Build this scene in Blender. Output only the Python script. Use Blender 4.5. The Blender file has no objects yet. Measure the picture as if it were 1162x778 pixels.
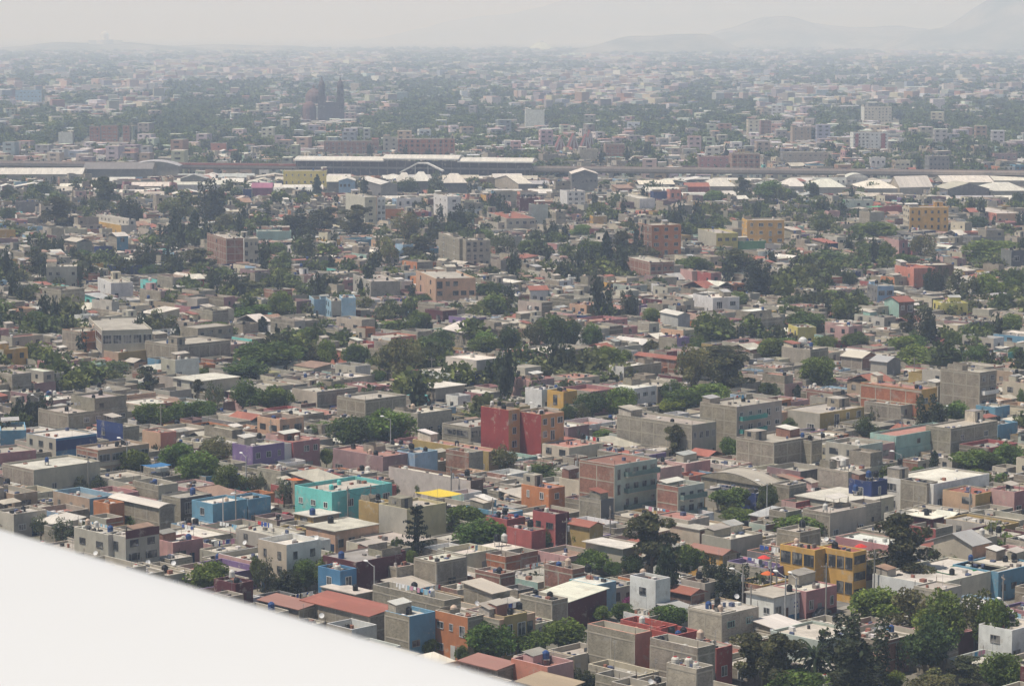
HAZE = 2.05e-4; SUN = 5.0; SKY = .062; SUN_EL = 66; SUN_AZ = -105; EXPO = 0.05
import bpy, math, random
import numpy as np
from mathutils import Vector
random.seed(11)
C = bpy.context.scene.collection
CAMH = 92.0; FPX = 3000.0; CX = 581.0; CY = 389.0; HORIZON = 35.0
PITCH = math.atan((CY - HORIZON) / FPX); CP, SP = math.cos(PITCH), math.sin(PITCH)

def at(px, py, z=0.0):
    """point of the world at height z seen in the direction px, py"""
    a, b = px - CX, CY - py
    d = (a, FPX * CP + b * SP, -FPX * SP + b * CP)
    t = (z - CAMH) / d[2]
    return (d[0] * t, d[1] * t, z)
def proj(x, y, z):
    dep = y * CP + (CAMH - z) * SP
    up = y * SP - (CAMH - z) * CP
    return CX + FPX * x / dep, CY - FPX * up / dep, dep
def side(Cn, d, px):
    q = (px - CX) / FPX
    dep = Cn[1] * CP + (CAMH - Cn[2]) * SP
    return (q * dep - Cn[0]) / (d[0] - q * d[1] * CP)
ZN = {'A': (0, 380, 3.873), 'B': (290, 380, 3.873), 'C': (580, 380, 3.873), 'D': (862, 380, 3.873), 'E': (0, 560, 3.873),
      'F': (290, 570, 3.873), 'G': (580, 578, 3.873), 'H': (862, 578, 3.873), '1': (0, 0, 2.98), '2': (387, 0, 2.98),
      '3': (772, 0, 2.98), '4': (0, 160, 2.98), '5': (387, 160, 2.98), '6': (772, 160, 2.98), 'P': (0, 0, 1.0)}
def zx(z, X): return ZN[z][0] + X / ZN[z][2]
def zy(z, Y): return ZN[z][1] + Y / ZN[z][2]

# ------------------------------------------------------------------ colours (real-world base colours)
COL = dict(block=(.285, .245, .18), blockd=(.2, .17, .12), blockl=(.38, .335, .255), plaster=(.43, .39, .31), white=(.72, .71, .67),
    cream=(.6, .53, .38), yellow=(.64, .35, .04), lemon=(.62, .52, .1), ochre=(.42, .29, .08), paleyel=(.55, .49, .24), peach=(.62, .37, .22),
    orange=(.54, .19, .055), coral=(.62, .22, .14), red=(.3, .035, .03), scarlet=(.42, .07, .05), redpink=(.42, .09, .08), maroon=(.12, .028, .035),
    brick=(.29, .135, .09), brickr=(.38, .13, .06), pink=(.56, .32, .29), rose=(.45, .2, .2), mauve=(.3, .18, .18), magenta=(.36, .12, .2), purple=(.22, .14, .32),
    lightblue=(.28, .45, .6), sky=(.12, .31, .45), blue=(.06, .21, .38), navy=(.018, .04, .16), cobalt=(.025, .055, .2), turq=(.13, .58, .53), teal=(.035, .3, .25),
    mint=(.32, .5, .42), green=(.1, .28, .12), darkgrey=(.13, .13, .135), slate=(.21, .2, .19), beige=(.5, .42, .31), tan=(.42, .31, .2), brown=(.17, .1, .07),
    conc=(.42, .375, .31), concd=(.3, .28, .25), concl=(.54, .49, .41), lightroof=(.66, .61, .52), salmon=(.4, .185, .14), terra=(.34, .11, .07), rust=(.33, .2, .14),
    tin=(.42, .42, .41), tinl=(.63, .6, .54), tarp=(.7, .5, .08), asb=(.5, .45, .37), ink=(.02, .02, .022), tealgrey=(.43, .49, .42), rail=(.12, .2, .18), apricot=(.6, .29, .1))
for k_, (r_, g_, b_) in list(COL.items()):      # sun-faded paint
    y_ = .3 * r_ + .55 * g_ + .15 * b_; COL[k_] = tuple(q * .84 + y_ * .16 for q in (r_, g_, b_))
# ------------------------------------------------------------------ materials
M = {}
def newmat(name, rough=.9):
    m = bpy.data.materials.new(name); m.use_nodes = True
    nt = m.node_tree; b = nt.nodes['Principled BSDF']; b.inputs['Roughness'].default_value = rough
    b.inputs['Specular IOR Level'].default_value = .25
    M[name] = m
    return m, nt, b
def N(nt, t, **k):
    n = nt.nodes.new(t)
    for a, v in k.items():
        if hasattr(n, a): setattr(n, a, v)
        else: n.inputs[a.replace('_', ' ')].default_value = v
    return n
def noise(nt, vec, scale, detail=4, rough=.6):
    n = N(nt, 'ShaderNodeTexNoise', Scale=scale, Detail=detail, Roughness=rough); nt.links.new(vec, n.inputs['Vector']); return n.outputs['Fac']
def remap(nt, fac, a, b, c, d):
    n = N(nt, 'ShaderNodeMapRange'); nt.links.new(fac, n.inputs[0])
    for i, v in enumerate((a, b, c, d)): n.inputs[1 + i].default_value = v
    return n.outputs[0]
def mul(nt, col, fac):
    n = N(nt, 'ShaderNodeVectorMath', operation='SCALE'); nt.links.new(col, n.inputs[0]); nt.links.new(fac, n.inputs['Scale']); return n.outputs[0]
def mth(nt, op, a, b=None):
    n = N(nt, 'ShaderNodeMath', operation=op)
    for i, v in enumerate((a, b)):
        if v is None: continue
        if isinstance(v, (int, float)): n.inputs[i].default_value = v
        else: nt.links.new(v, n.inputs[i])
    return n.outputs[0]
def mix(nt, fac, a, b):
    n = N(nt, 'ShaderNodeMix', data_type='RGBA')
    if isinstance(fac, (int, float)): n.inputs[0].default_value = fac
    else: nt.links.new(fac, n.inputs[0])
    for i, v in ((6, a), (7, b)):
        if isinstance(v, tuple): n.inputs[i].default_value = (*v, 1)
        else: nt.links.new(v, n.inputs[i])
    return n.outputs[2]
def scaled(nt, vec, s):
    n = N(nt, 'ShaderNodeVectorMath', operation='MULTIPLY'); nt.links.new(vec, n.inputs[0]); n.inputs[1].default_value = s; return n.outputs[0]

def surface(name, rough, fn):
    m, nt, b = newmat(name, rough)
    at_ = N(nt, 'ShaderNodeAttribute', attribute_name='col').outputs['Color']
    geo = N(nt, 'ShaderNodeNewGeometry').outputs['Position']
    uv = N(nt, 'ShaderNodeUVMap', uv_map='uv').outputs['UV']
    nt.links.new(fn(nt, at_, geo, uv, b), b.inputs['Base Color'])
def f_paint(nt, c, g, uv, b):
    st = noise(nt, scaled(nt, g, (.9, .9, .3)), 1.0, 6, .7)       # rain streaks
    big = noise(nt, g, .35, 3)
    f = mth(nt, 'MULTIPLY', remap(nt, st, .3, .72, .84, 1.07), remap(nt, big, .3, .7, .85, 1.1))
    a_ = mix(nt, remap(nt, noise(nt, g, .45, 6, .7), .57, .66, 0, .5), mul(nt, c, f), (.46, .42, .35))
    return mix(nt, remap(nt, noise(nt, g, .8, 6, .75), .56, .7, 0, .4), a_, (.19, .17, .14))
surface('paint', .85, f_paint)
def f_block(nt, c, g, uv, b):
    br = N(nt, 'ShaderNodeTexBrick', Scale=1.0); nt.links.new(uv, br.inputs['Vector'])
    br.inputs['Brick Width'].default_value = .42; br.inputs['Row Height'].default_value = .21; br.inputs['Mortar Size'].default_value = .018
    br.inputs['Color1'].default_value = (.8, .8, .8, 1); br.inputs['Color2'].default_value = (1.12, 1.12, 1.12, 1); br.inputs['Mortar'].default_value = (1.2, 1.2, 1.18, 1)
    st = noise(nt, scaled(nt, g, (.6, .6, .4)), 1.0, 6, .75)
    n = N(nt, 'ShaderNodeVectorMath', operation='MULTIPLY'); nt.links.new(c, n.inputs[0]); nt.links.new(br.outputs['Color'], n.inputs[1])
    pt = mix(nt, remap(nt, noise(nt, g, .3, 5, .7), .54, .62, 0, .45), n.outputs[0], (.36, .33, .28))
    return mul(nt, pt, remap(nt, st, .3, .7, .66, 1.24))
surface('block', .95, f_block)
def f_roof(nt, c, g, uv, b):
    a = noise(nt, g, .28, 5, .7); d = noise(nt, g, 1.7, 4, .7)
    f = mth(nt, 'MULTIPLY', remap(nt, a, .3, .7, .68, 1.15), remap(nt, d, .3, .7, .85, 1.1))
    pud = remap(nt, noise(nt, g, .16, 6, .7), .56, .64, 0, .5)
    return mix(nt, pud, mul(nt, c, f), (.25, .23, .2))
surface('roof', .92, f_roof)
def f_metal(nt, c, g, uv, b):
    w = N(nt, 'ShaderNodeTexWave', Scale=1.6); nt.links.new(uv, w.inputs['Vector'])
    pan = N(nt, 'ShaderNodeTexBrick', Scale=1.0); nt.links.new(uv, pan.inputs['Vector'])
    pan.inputs['Brick Width'].default_value = 1.1; pan.inputs['Row Height'].default_value = 5.0; pan.inputs['Mortar Size'].default_value = .03
    pan.inputs['Color1'].default_value = (.82, .82, .82, 1); pan.inputs['Color2'].default_value = (1.08, 1.07, 1.05, 1); pan.inputs['Mortar'].default_value = (.8, .78, .75, 1)
    bp = N(nt, 'ShaderNodeBump', Strength=.35, Distance=.04); nt.links.new(w.outputs['Fac'], bp.inputs['Height']); nt.links.new(bp.outputs[0], b.inputs['Normal'])
    n = N(nt, 'ShaderNodeVectorMath', operation='MULTIPLY'); nt.links.new(c, n.inputs[0]); nt.links.new(pan.outputs['Color'], n.inputs[1])
    rust = remap(nt, noise(nt, g, .5, 6, .7), .56, .72, 0, .45)
    return mix(nt, rust, n.outputs[0], (.28, .2, .14))
surface('metal', .6, f_metal)
surface('plain', .7, lambda nt, c, g, uv, b: mul(nt, c, remap(nt, noise(nt, g, 1.5, 3), .3, .7, .85, 1.1)))
surface('plastic', .45, lambda nt, c, g, uv, b: mul(nt, c, remap(nt, noise(nt, g, 2.5, 3), .3, .7, .85, 1.12)))
surface('cloth', .95, lambda nt, c, g, uv, b: mul(nt, c, remap(nt, noise(nt, g, 3, 3), .3, .7, .85, 1.1)))
def f_glass(nt, c, g, uv, b):
    b.inputs['Specular IOR Level'].default_value = .6
    cur = remap(nt, noise(nt, g, .45, 2), .5, .6, 0, .55)      # curtains behind some panes
    return mix(nt, cur, c, (.42, .4, .36))
surface('glass', .12, f_glass)
surface('bark', .95, lambda nt, c, g, uv, b: mul(nt, c, remap(nt, noise(nt, g, 3, 4), .3, .7, .7, 1.2)))
def f_ground(nt, c, g, uv, b):
    a = remap(nt, noise(nt, g, .05, 6, .65), .35, .65, 0, 1)
    k = mix(nt, a, (.15, .14, .115), (.27, .24, .195))
    far = remap(nt, noise(nt, g, .012, 8, .75), .47, .6, 0, .8)
    return mix(nt, far, k, (.1, .1, .075))
surface('ground', .95, f_ground)
surface('asphalt', .9, lambda nt, c, g, uv, b: mul(nt, c, remap(nt, noise(nt, g, .5, 6, .7), .3, .7, .7, 1.25)))
def f_hill(nt, c, g, uv, b):
    return mix(nt, remap(nt, noise(nt, g, .004, 8, .7), .42, .6, 0, 1), (.06, .08, .05), (.24, .23, .19))
surface('hill', .95, f_hill)
def leafmat(name, tr=.28):
    m, nt, b = newmat(name, .75)
    a = N(nt, 'ShaderNodeAttribute', attribute_name='col').outputs['Color']
    oi = N(nt, 'ShaderNodeObjectInfo')
    hs = N(nt, 'ShaderNodeHueSaturation'); nt.links.new(a, hs.inputs['Color'])
    nt.links.new(remap(nt, oi.outputs['Random'], 0, 1, .478, .522), hs.inputs['Hue'])
    r2 = mth(nt, 'FRACT', mth(nt, 'MULTIPLY', oi.outputs['Random'], 17.3))
    nt.links.new(remap(nt, r2, 0, 1, .75, 1.3), hs.inputs['Value'])
    nt.links.new(hs.outputs[0], b.inputs['Base Color']); b.inputs['Specular IOR Level'].default_value = .2
    t = N(nt, 'ShaderNodeBsdfTranslucent'); nt.links.new(hs.outputs[0], t.inputs['Color'])
    mx = N(nt, 'ShaderNodeMixShader'); mx.inputs[0].default_value = tr
    nt.links.new(b.outputs[0], mx.inputs[1]); nt.links.new(t.outputs[0], mx.inputs[2])
    nt.links.new(mx.outputs[0], nt.nodes['Material Output'].inputs['Surface'])
leafmat('leaf')
m_, nt_, b_ = newmat('wing_paint', .32)
g_ = N(nt_, 'ShaderNodeNewGeometry').outputs['Position']
nt_.links.new(mix(nt_, remap(nt_, noise(nt_, g_, 1.3, 3), .35, .7, 0, .35), (.66, .652, .632), (.635, .627, .607)), b_.inputs['Base Color'])
MI = {k: i for i, k in enumerate(M)}; ML = list(M.values())

# ------------------------------------------------------------------ mesh builder
class MB:
    def __init__(s): s.v = []; s.f = []; s.m = []; s.c = []; s.T = (0, 0, 0, 1, 0)
    def at(s, x, y, z, th):
        s.T = (x, y, z, math.cos(th), math.sin(th)); return s
    def add(s, vs, fs, mat, col, cols=None):
        x0, y0, z0, c, n = s.T; o = len(s.v); mi = MI[mat]
        for (x, y, z) in vs: s.v.append((x0 + c * x - n * y, y0 + n * x + c * y, z0 + z))
        for i, f in enumerate(fs):
            s.f.append([o + k for k in f]); s.m.append(mi); s.c.append(cols[i] if cols else col)
    def box(s, x0, x1, y0, y1, z0, z1, mat, col, top=None, bottom=False):
        vs = [(x0, y0, z0), (x1, y0, z0), (x1, y1, z0), (x0, y1, z0), (x0, y0, z1), (x1, y0, z1), (x1, y1, z1), (x0, y1, z1)]
        fs = [(0, 1, 5, 4), (1, 2, 6, 5), (2, 3, 7, 6), (3, 0, 4, 7), (4, 5, 6, 7)]
        if bottom: fs.append((3, 2, 1, 0))
        s.add(vs, fs, mat, col, [col] * 4 + [top or col] + [col])
    def cyl(s, x, y, z0, z1, r0, r1, mat, col, n=10, cap=True):
        vs = []; 
        for z, r in ((z0, r0), (z1, r1)):
            for k in range(n): vs.append((x + r * math.cos(k * 6.2832 / n), y + r * math.sin(k * 6.2832 / n), z))
        fs = [(k, (k + 1) % n, n + (k + 1) % n, n + k) for k in range(n)]
        if cap: fs.append(tuple(range(n, 2 * n)))
        s.add(vs, fs, mat, col)
    def lathe(s, x, y, prof, mat, col, n=10):
        vs = []; fs = []
        for r, z in prof:
            for k in range(n): vs.append((x + r * math.cos(k * 6.2832 / n), y + r * math.sin(k * 6.2832 / n), z))
        for i in range(len(prof) - 1):
            for k in range(n): fs.append((i * n + k, i * n + (k + 1) % n, (i + 1) * n + (k + 1) % n, (i + 1) * n + k))
        fs.append(tuple((len(prof) - 1) * n + k for k in range(n)))
        s.add(vs, fs, mat, col)
    def tube(s, p, q, r, mat, col, n=4, r2=None):
        p = Vector(p); q = Vector(q); d = (q - p).normalized(); a = d.cross(Vector((0, 0, 1)))
        if a.length < .01: a = Vector((1, 0, 0))
        a.normalize(); b = d.cross(a); vs = []
        for c_, rr in ((p, r), (q, r if r2 is None else r2)):
            for k in range(n):
                t = 6.2832 * k / n; w = c_ + a * math.cos(t) * rr + b * math.sin(t) * rr; vs.append(tuple(w))
        s.add(vs, [(k, (k + 1) % n, n + (k + 1) % n, n + k) for k in range(n)] + [tuple(range(n, 2 * n))], mat, col)
    def build(s, name, parent=None, smooth=False):
        return make(name, np.array(s.v, 'f4').reshape(-1, 3), s.f, s.m, s.c, parent, smooth)

def mesh_np(name, v, loops, starts, tot, mi, fc, smooth=False):
    me = bpy.data.meshes.new(name)
    me.vertices.add(len(v)); me.vertices.foreach_set('co', np.ascontiguousarray(v, 'f4').ravel())
    me.loops.add(len(loops)); me.polygons.add(len(starts))
    me.loops.foreach_set('vertex_index', loops.astype('i4')); me.polygons.foreach_set('loop_start', starts.astype('i4'))
    used, inv = np.unique(mi, return_inverse=True)
    for u in used: me.materials.append(ML[int(u)])
    me.polygons.foreach_set('material_index', inv.astype('i4').ravel())
    me.polygons.foreach_set('use_smooth', np.full(len(starts), bool(smooth)))
    a = me.color_attributes.new('col', 'FLOAT_COLOR', 'CORNER')
    cc = np.ones((len(loops), 4), 'f4'); cc[:, :3] = np.repeat(fc, tot, axis=0); a.data.foreach_set('color', cc.ravel())
    # uv in metres, u along the wall
    p0 = v[loops[starts]]; p1 = v[loops[starts + 1]]; p2 = v[loops[starts + 2]]
    nn = np.cross(p1 - p0, p2 - p0); nn /= np.linalg.norm(nn, axis=1, keepdims=True) + 1e-9
    flat = np.abs(nn[:, 2]) > .75
    t = np.stack([-nn[:, 1], nn[:, 0], np.zeros(len(nn))], 1); t /= np.linalg.norm(t, axis=1, keepdims=True) + 1e-9
    t[flat] = (1, 0, 0); w = np.tile(np.array([0, 0, 1.]), (len(nn), 1)); w[flat] = (0, 1, 0)
    P = v[loops]; T = np.repeat(t, tot, axis=0); W = np.repeat(w, tot, axis=0)
    uv = np.stack([(P * T).sum(1), (P * W).sum(1)], 1).astype('f4')
    l = me.uv_layers.new(name='uv'); l.data.foreach_set('uv', uv.ravel())
    me.update(calc_edges=True); me.validate()
    return me
def make(name, v, f, m, c, parent=None, smooth=False):
    tot = np.array([len(x) for x in f]); starts = np.concatenate([[0], np.cumsum(tot)[:-1]])
    loops = np.fromiter((i for x in f for i in x), 'i4', int(tot.sum()))
    me = mesh_np(name, v, loops, starts, tot, np.array(m), np.array(c, 'f4').reshape(-1, 3), smooth)
    o = bpy.data.objects.new(name, me); C.objects.link(o)
    if parent: o.parent = parent
    return o
def empty(name, loc, th=0):
    o = bpy.data.objects.new(name, None); C.objects.link(o); o.location = loc; o.rotation_euler = (0, 0, th); o.empty_display_size = .5
    return o
ALL = []        # things that want a label: (object, description, x, y, z, category, group)
def thing(o, desc, cat, group, pos, full=None):
    o['category'] = cat
    if group: o['group'] = group
    if full: o['label'] = full
    else: ALL.append((o, desc, pos))
# ------------------------------------------------------------------ houses
def cjit(c, r, k=.08):
    s = 1 + r.uniform(-k, k); return tuple(max(.01, x * s * (1 + r.uniform(-.03, .03))) for x in c)
def st(s):
    """wall style: colour word, with its material"""
    mat = 'block' if s.startswith('block') or s.startswith('brick') else 'paint'
    return mat, COL[s]
class Solo:          # every part becomes a mesh of its own
    def __init__(s): s.parts = []
    def part(s, name, parent=None):
        b = MB(); s.parts.append((name, b, parent)); return b
class Shared:        # far houses share one mesh
    def __init__(s): s.b = MB()
    def part(s, name, parent=None): return s.b
    parts = ()
WCOL = [(.72, .71, .68), (.5, .5, .5), (.08, .08, .08), (.3, .28, .25)]
def window(S, r, face, p, z, w, h, solo, fcol, dims, sub=2):
    """a framed window standing 3 to 6 cm proud of the wall"""
    a, b = dims
    def P(u, zz, o):
        if face == 'R': return (u, -o, zz)
        if face == 'L': return (-o, u, zz)
        if face == 'B': return (u, a + o, zz)
        return (b + o, u, zz)
    gl = (.035, .04, .045)
    flip = face in ('L', 'B')
    def quad(mb, u0, u1, z0, z1, o, mat, col):
        q = [P(u0, z0, o), P(u1, z0, o), P(u1, z1, o), P(u0, z1, o)]
        if flip: q.reverse()
        mb.add(q, [(0, 1, 2, 3)], mat, col)
    def bar(mb, u0, u1, z0, z1, o, mat, col):
        c = [P(u0, z0, .0), P(u1, z0, .0), P(u1, z0, o), P(u0, z0, o), P(u0, z1, 0), P(u1, z1, 0), P(u1, z1, o), P(u0, z1, o)]
        mb.add(c, [(3, 2, 6, 7), (0, 3, 7, 4), (2, 1, 5, 6), (4, 7, 6, 5), (0, 1, 2, 3)], mat, col)
    if not solo:
        mb = S.part('window'); quad(mb, p, p + w, z, z + h, .04, 'glass', gl); return
    fr = S.part('window')
    i = len(S.parts) - 1
    t = .07
    bar(fr, p, p + w, z - .08, z, .1, 'plain', fcol)
    bar(fr, p, p + w, z + h - t, z + h, .06, 'plain', fcol)
    bar(fr, p, p + t, z, z + h - t, .06, 'plain', fcol); bar(fr, p + w - t, p + w, z, z + h - t, .06, 'plain', fcol)
    for k in range(1, sub): bar(fr, p + w * k / sub - .03, p + w * k / sub + .03, z, z + h - t, .05, 'plain', fcol)
    pn = S.part('pane', i); quad(pn, p + t, p + w - t, z, z + h - t, .03, 'glass', gl)
def pbox(mb, face, dims, u0, u1, z0, z1, o0, o1, mat, col):
    a, b = dims
    if face == 'R': mb.box(u0, u1, -o1, -o0, z0, z1, mat, col, bottom=True)
    elif face == 'L': mb.box(-o1, -o0, u0, u1, z0, z1, mat, col, bottom=True)
    elif face == 'B': mb.box(u0, u1, a + o0, a + o1, z0, z1, mat, col, bottom=True)
    else: mb.box(b + o0, b + o1, u0, u1, z0, z1, mat, col, bottom=True)

def house(S, r, T, a, b, H, L, R, roofc, solo=False, kind='flat', par=None, wins=None, wl=None, wr=None, rooms=None, stripes=None,
          balc=None, garage=None, Lm=None, topcol=None, lod=1, wf=None, wide=0, vpan=None, rise=None, eave=0, sub=None, band=None, clutter=True, upper=False):
    """footprint b along u (right-away) by a along v (left-away), flat height H"""
    def ap(mb): mb.T = T; return mb
    if solo: ap_ = lambda mb: mb
    else: ap_ = ap
    Lmat, Lc = st(L); Rmat, Rc = st(R); Lc = cjit(Lc, r, .05); Rc = cjit(Rc, r, .05)
    par = (r.choice((.25, .4, .8, 1.0)) if par is None else par) if kind == 'flat' else 0
    t = .18; Z = H + par
    w = ap_(S.part('wall'))
    vs = [(0, 0, 0), (b, 0, 0), (b, a, 0), (0, a, 0), (0, 0, Z), (b, 0, Z), (b, a, Z), (0, a, Z)]
    if kind == 'flat':
        vs += [(t, t, Z), (b - t, t, Z), (b - t, a - t, Z), (t, a - t, Z), (t, t, H), (b - t, t, H), (b - t, a - t, H), (t, a - t, H)]
    w.add(vs, [(0, 1, 5, 4)], Rmat, Rc)
    o = len(w.v) - len(vs)
    def ex(fs, mat, col):
        for f in fs: w.f.append([o + k for k in f]); w.m.append(MI[mat]); w.c.append(col)
    ex([(3, 0, 4, 7)], Lmat, Lc)
    Bmat, Bc = st('block') if lod else (Lmat, Lc)
    ex([(1, 2, 6, 5), (2, 3, 7, 6)], Bmat, Bc)
    rf = cjit(COL[roofc], r, .1)
    if kind == 'flat':
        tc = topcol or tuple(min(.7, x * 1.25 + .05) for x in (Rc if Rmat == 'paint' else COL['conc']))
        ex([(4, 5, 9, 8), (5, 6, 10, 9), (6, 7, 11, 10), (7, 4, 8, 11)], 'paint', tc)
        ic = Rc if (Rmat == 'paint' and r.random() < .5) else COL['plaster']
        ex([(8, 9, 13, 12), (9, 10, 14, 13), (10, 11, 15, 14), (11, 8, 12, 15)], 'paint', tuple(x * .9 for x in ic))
        rr = ap_(S.part('roof'))
        rr.add([(t, t, H), (b - t, t, H), (b - t, a - t, H), (t, a - t, H)], [(0, 1, 2, 3)], 'roof', rf)
        if eave:
            rr.box(-eave, b + eave, -eave, a + eave, Z + .004, Z + .14, 'roof', rf, bottom=True)
    else:
        rr = ap_(S.part('roof')); e = .35
        if kind == 'hu':
            hr = rise or 3; q = [(-e, -e, H - .05), (b + e, -e, H - .05), (b * .68, a / 2, H + hr), (b * .32, a / 2, H + hr), (b + e, a + e, H - .05), (-e, a + e, H - .05)]
            rr.add(q + [(x, y, z - .12) for x, y, z in q], [(0, 1, 2, 3), (3, 2, 4, 5), (1, 4, 2), (0, 3, 5), (7, 6, 11, 10), (0, 6, 7, 1), (1, 7, 10, 4), (4, 10, 11, 5), (5, 11, 6, 0)], 'metal', rf)
        if kind in ('gu', 'gv'):       # gable, ridge along u or along v
            hr = min((a if kind == 'gu' else b) * (.2 if H < 7 else .16), 1.9 if H < 7 else 3.2) if not rise else rise
            if kind == 'gu': q = [(-e, -e, H - .05), (b + e, -e, H - .05), (b + e, a / 2, H + hr), (-e, a / 2, H + hr), (b + e, a + e, H - .05), (-e, a + e, H - .05)]
            else: q = [(-e, a + e, H - .05), (-e, -e, H - .05), (b / 2, -e, H + hr), (b / 2, a + e, H + hr), (b + e, -e, H - .05), (b + e, a + e, H - .05)]
            q2 = [(x, y, z + .12) for x, y, z in q]
            rr.add(q2 + q, [(0, 1, 2, 3), (3, 2, 4, 5), (9, 8, 7, 6), (11, 10, 8, 9), (0, 6, 7, 1), (1, 7, 8, 2), (2, 8, 10, 4), (4, 10, 11, 5), (5, 11, 9, 3), (3, 9, 6, 0)], 'metal', rf)
            g = o + len(vs); 
            x0, y0, z0, c, n = w.T
            pts = [(0, a / 2, H + hr - .05), (b, a / 2, H + hr - .05)] if kind == 'gu' else [(b / 2, 0, H + hr - .05), (b / 2, a, H + hr - .05)]
            for (x, y, z) in pts: w.v.append((x0 + c * x - n * y, y0 + n * x + c * y, z0 + z))
            if kind == 'gu': ex([(7, 4, 8)], Lmat, Lc); ex([(5, 6, 9)], Bmat, Bc)
            else: ex([(4, 5, 8)], Rmat, Rc); ex([(6, 7, 9)], Bmat, Bc)
        elif kind in ('vu', 'vv'):     # barrel vault, axis along u or along v
            n = 10; W = a if kind == 'vu' else b; Ln = b if kind == 'vu' else a; rise = min(W * .17, 3.0 if H > 6 else 1.6); q = []
            for k in range(n + 1):
                s_ = -e + (W + 2 * e) * k / n; zz = H - .05 + rise * (1 - (2 * k / n - 1) ** 2)
                for l in (-e, Ln + e): q.append((l, s_, zz) if kind == 'vu' else (s_, l, zz))
            fs = [(2 * k, 2 * k + 1, 2 * k + 3, 2 * k + 2) for k in range(n)]
            if kind == 'vv': fs = [tuple(reversed(f)) for f in fs]
            ends = [tuple(range(0, 2 * n + 2, 2)), tuple(range(2 * n + 1, 0, -2))]
            rr.add(q, fs, 'metal', rf); w.add([(x * .985 + .05, y * .985 + .05, z - .05) for x, y, z in q], ends, Lmat if kind == 'vu' else Rmat, Lc if kind == 'vu' else Rc)
        elif kind in ('su', 'sv'):     # mono-pitch sheet, rising along u or v
            rise = min((b if kind == 'su' else a) * .13, 1.3)
            q = [(-e, -e, H), (b + e, -e, H + (rise if kind == 'su' else 0)), (b + e, a + e, H + rise), (-e, a + e, H + (0 if kind == 'su' else rise))]
            q2 = [(x, y, z + .1) for x, y, z in q]
            rr.add(q2 + q, [(0, 1, 2, 3), (7, 6, 5, 4), (0, 4, 5, 1), (1, 5, 6, 2), (2, 6, 7, 3), (3, 7, 4, 0)], 'metal', rf)
            x0, y0, z0, c, n = w.T; g = len(w.v) - o
            for (x, y, z) in [(b, 0, H + rise) if kind == 'su' else (0, a, H + rise), (b, a, H + rise)]: w.v.append((x0 + c * x - n * y, y0 + n * x + c * y, z0 + z))
            if kind == 'su': ex([(4, 5, g)], Rmat, Rc)
            else: ex([(7, 4, g)], Lmat, Lc)
    # floor slabs and frame columns showing in the block walls
    ns = max(1, round(H / 2.8)); sh = H / ns
    if lod and (Lmat == 'block' or Rmat == 'block'):
        cc = tuple(x * 1.15 for x in COL['blockl'])
        for k in range(1, ns + 1):
            z = k * sh
            if Lmat == 'block': pbox(w, 'L', (a, b), .02, a - .02, z - .22, z - .02, .0, .035, 'paint', cc)
            if Rmat == 'block': pbox(w, 'R', (a, b), .02, b - .02, z - .22, z - .02, .0, .035, 'paint', cc)
        if solo:
            for face, ln, mt in (('L', a, Lmat), ('R', b, Rmat)):
                if mt != 'block': continue
                n = max(1, round(ln / 4))
                for k in range(n + 1):
                    u = k * (ln - .2) / n
                    pbox(w, face, (a, b), u, u + .2, .05, H - .25, 0, .03, 'paint', cc)
    if stripes and solo:
        for z in stripes[1:]: pbox(w, stripes[0], (a, b), 0, a if stripes[0] == 'L' else b, z - .15, z, 0, .05, 'paint', COL['cream'])
    if band:       # painted band: face, z0, z1, colour
        bd = ap_(S.part('painted_band')); pbox(bd, band[0], (a, b), .01, (a if band[0] == 'L' else b) - .01, band[1], band[2], 0, .045, 'paint', COL[band[3]])
    if vpan:
        bd = ap_(S.part('painted_panel')); pbox(bd, 'R', (a, b), vpan[0] * b, vpan[1] * b, .5, H - .4, 0, .03, 'paint', COL[vpan[2]])
    # windows
    fcol = COL[wf] if wf else r.choice(WCOL)
    for face, ln, mt, spec in (('L', a, Lmat, wl), ('R', b, Rmat, wr)):
        if spec is None:
            if lod == 0: continue
            n = int(ln / r.uniform(2.8, 4.2)) if mt == 'paint' else (int(ln / 5) if r.random() < .3 else 0)
            spec = (ns, n)
        rows, cols = spec
        if not rows or cols <= 0: continue
        hh = H / rows; pitch = ln / cols
        ww = min(pitch * .62, r.uniform(1.0, 2.1)); wh = min(hh * .5, r.uniform(.9, 1.5))
        if wide: ww = pitch * .84; wh = hh * .46
        sb = sub or (2 if ww < 1.6 else 3)
        for i in range(rows):
            for j in range(cols):
                if (wl if face == 'L' else wr) is None and r.random() < .15: continue
                z = i * hh + hh * .36
                if solo and i == 0 and j == cols // 2 and mt == 'paint' and ln > 4:
                    d = S.part('door'); gw = 2.6 if (garage or r.random() < .4) and ln > 6 else 1.0
                    dc = r.choice([(.05, .05, .055), (.3, .3, .3), (.5, .5, .48), (.12, .05, .03), (.03, .06, .12)])
                    u = min(j * pitch + .3, ln - gw - .2)
                    pbox(d, face, (a, b), u, u + gw, .02, 2.2, .0, .06, 'metal', dc); continue
                if not wide and cols > 2 and r.random() < .1: continue
                w1 = ww if wide else min(pitch * .8, ww * r.uniform(.65, 1.2)); dz = wh * .55 if (not wide and i and r.random() < .14) else 0
                window(S, r, face, j * pitch + (pitch - w1) / 2, z - dz, w1, wh + dz, solo, fcol, (a, b), sb)
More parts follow.
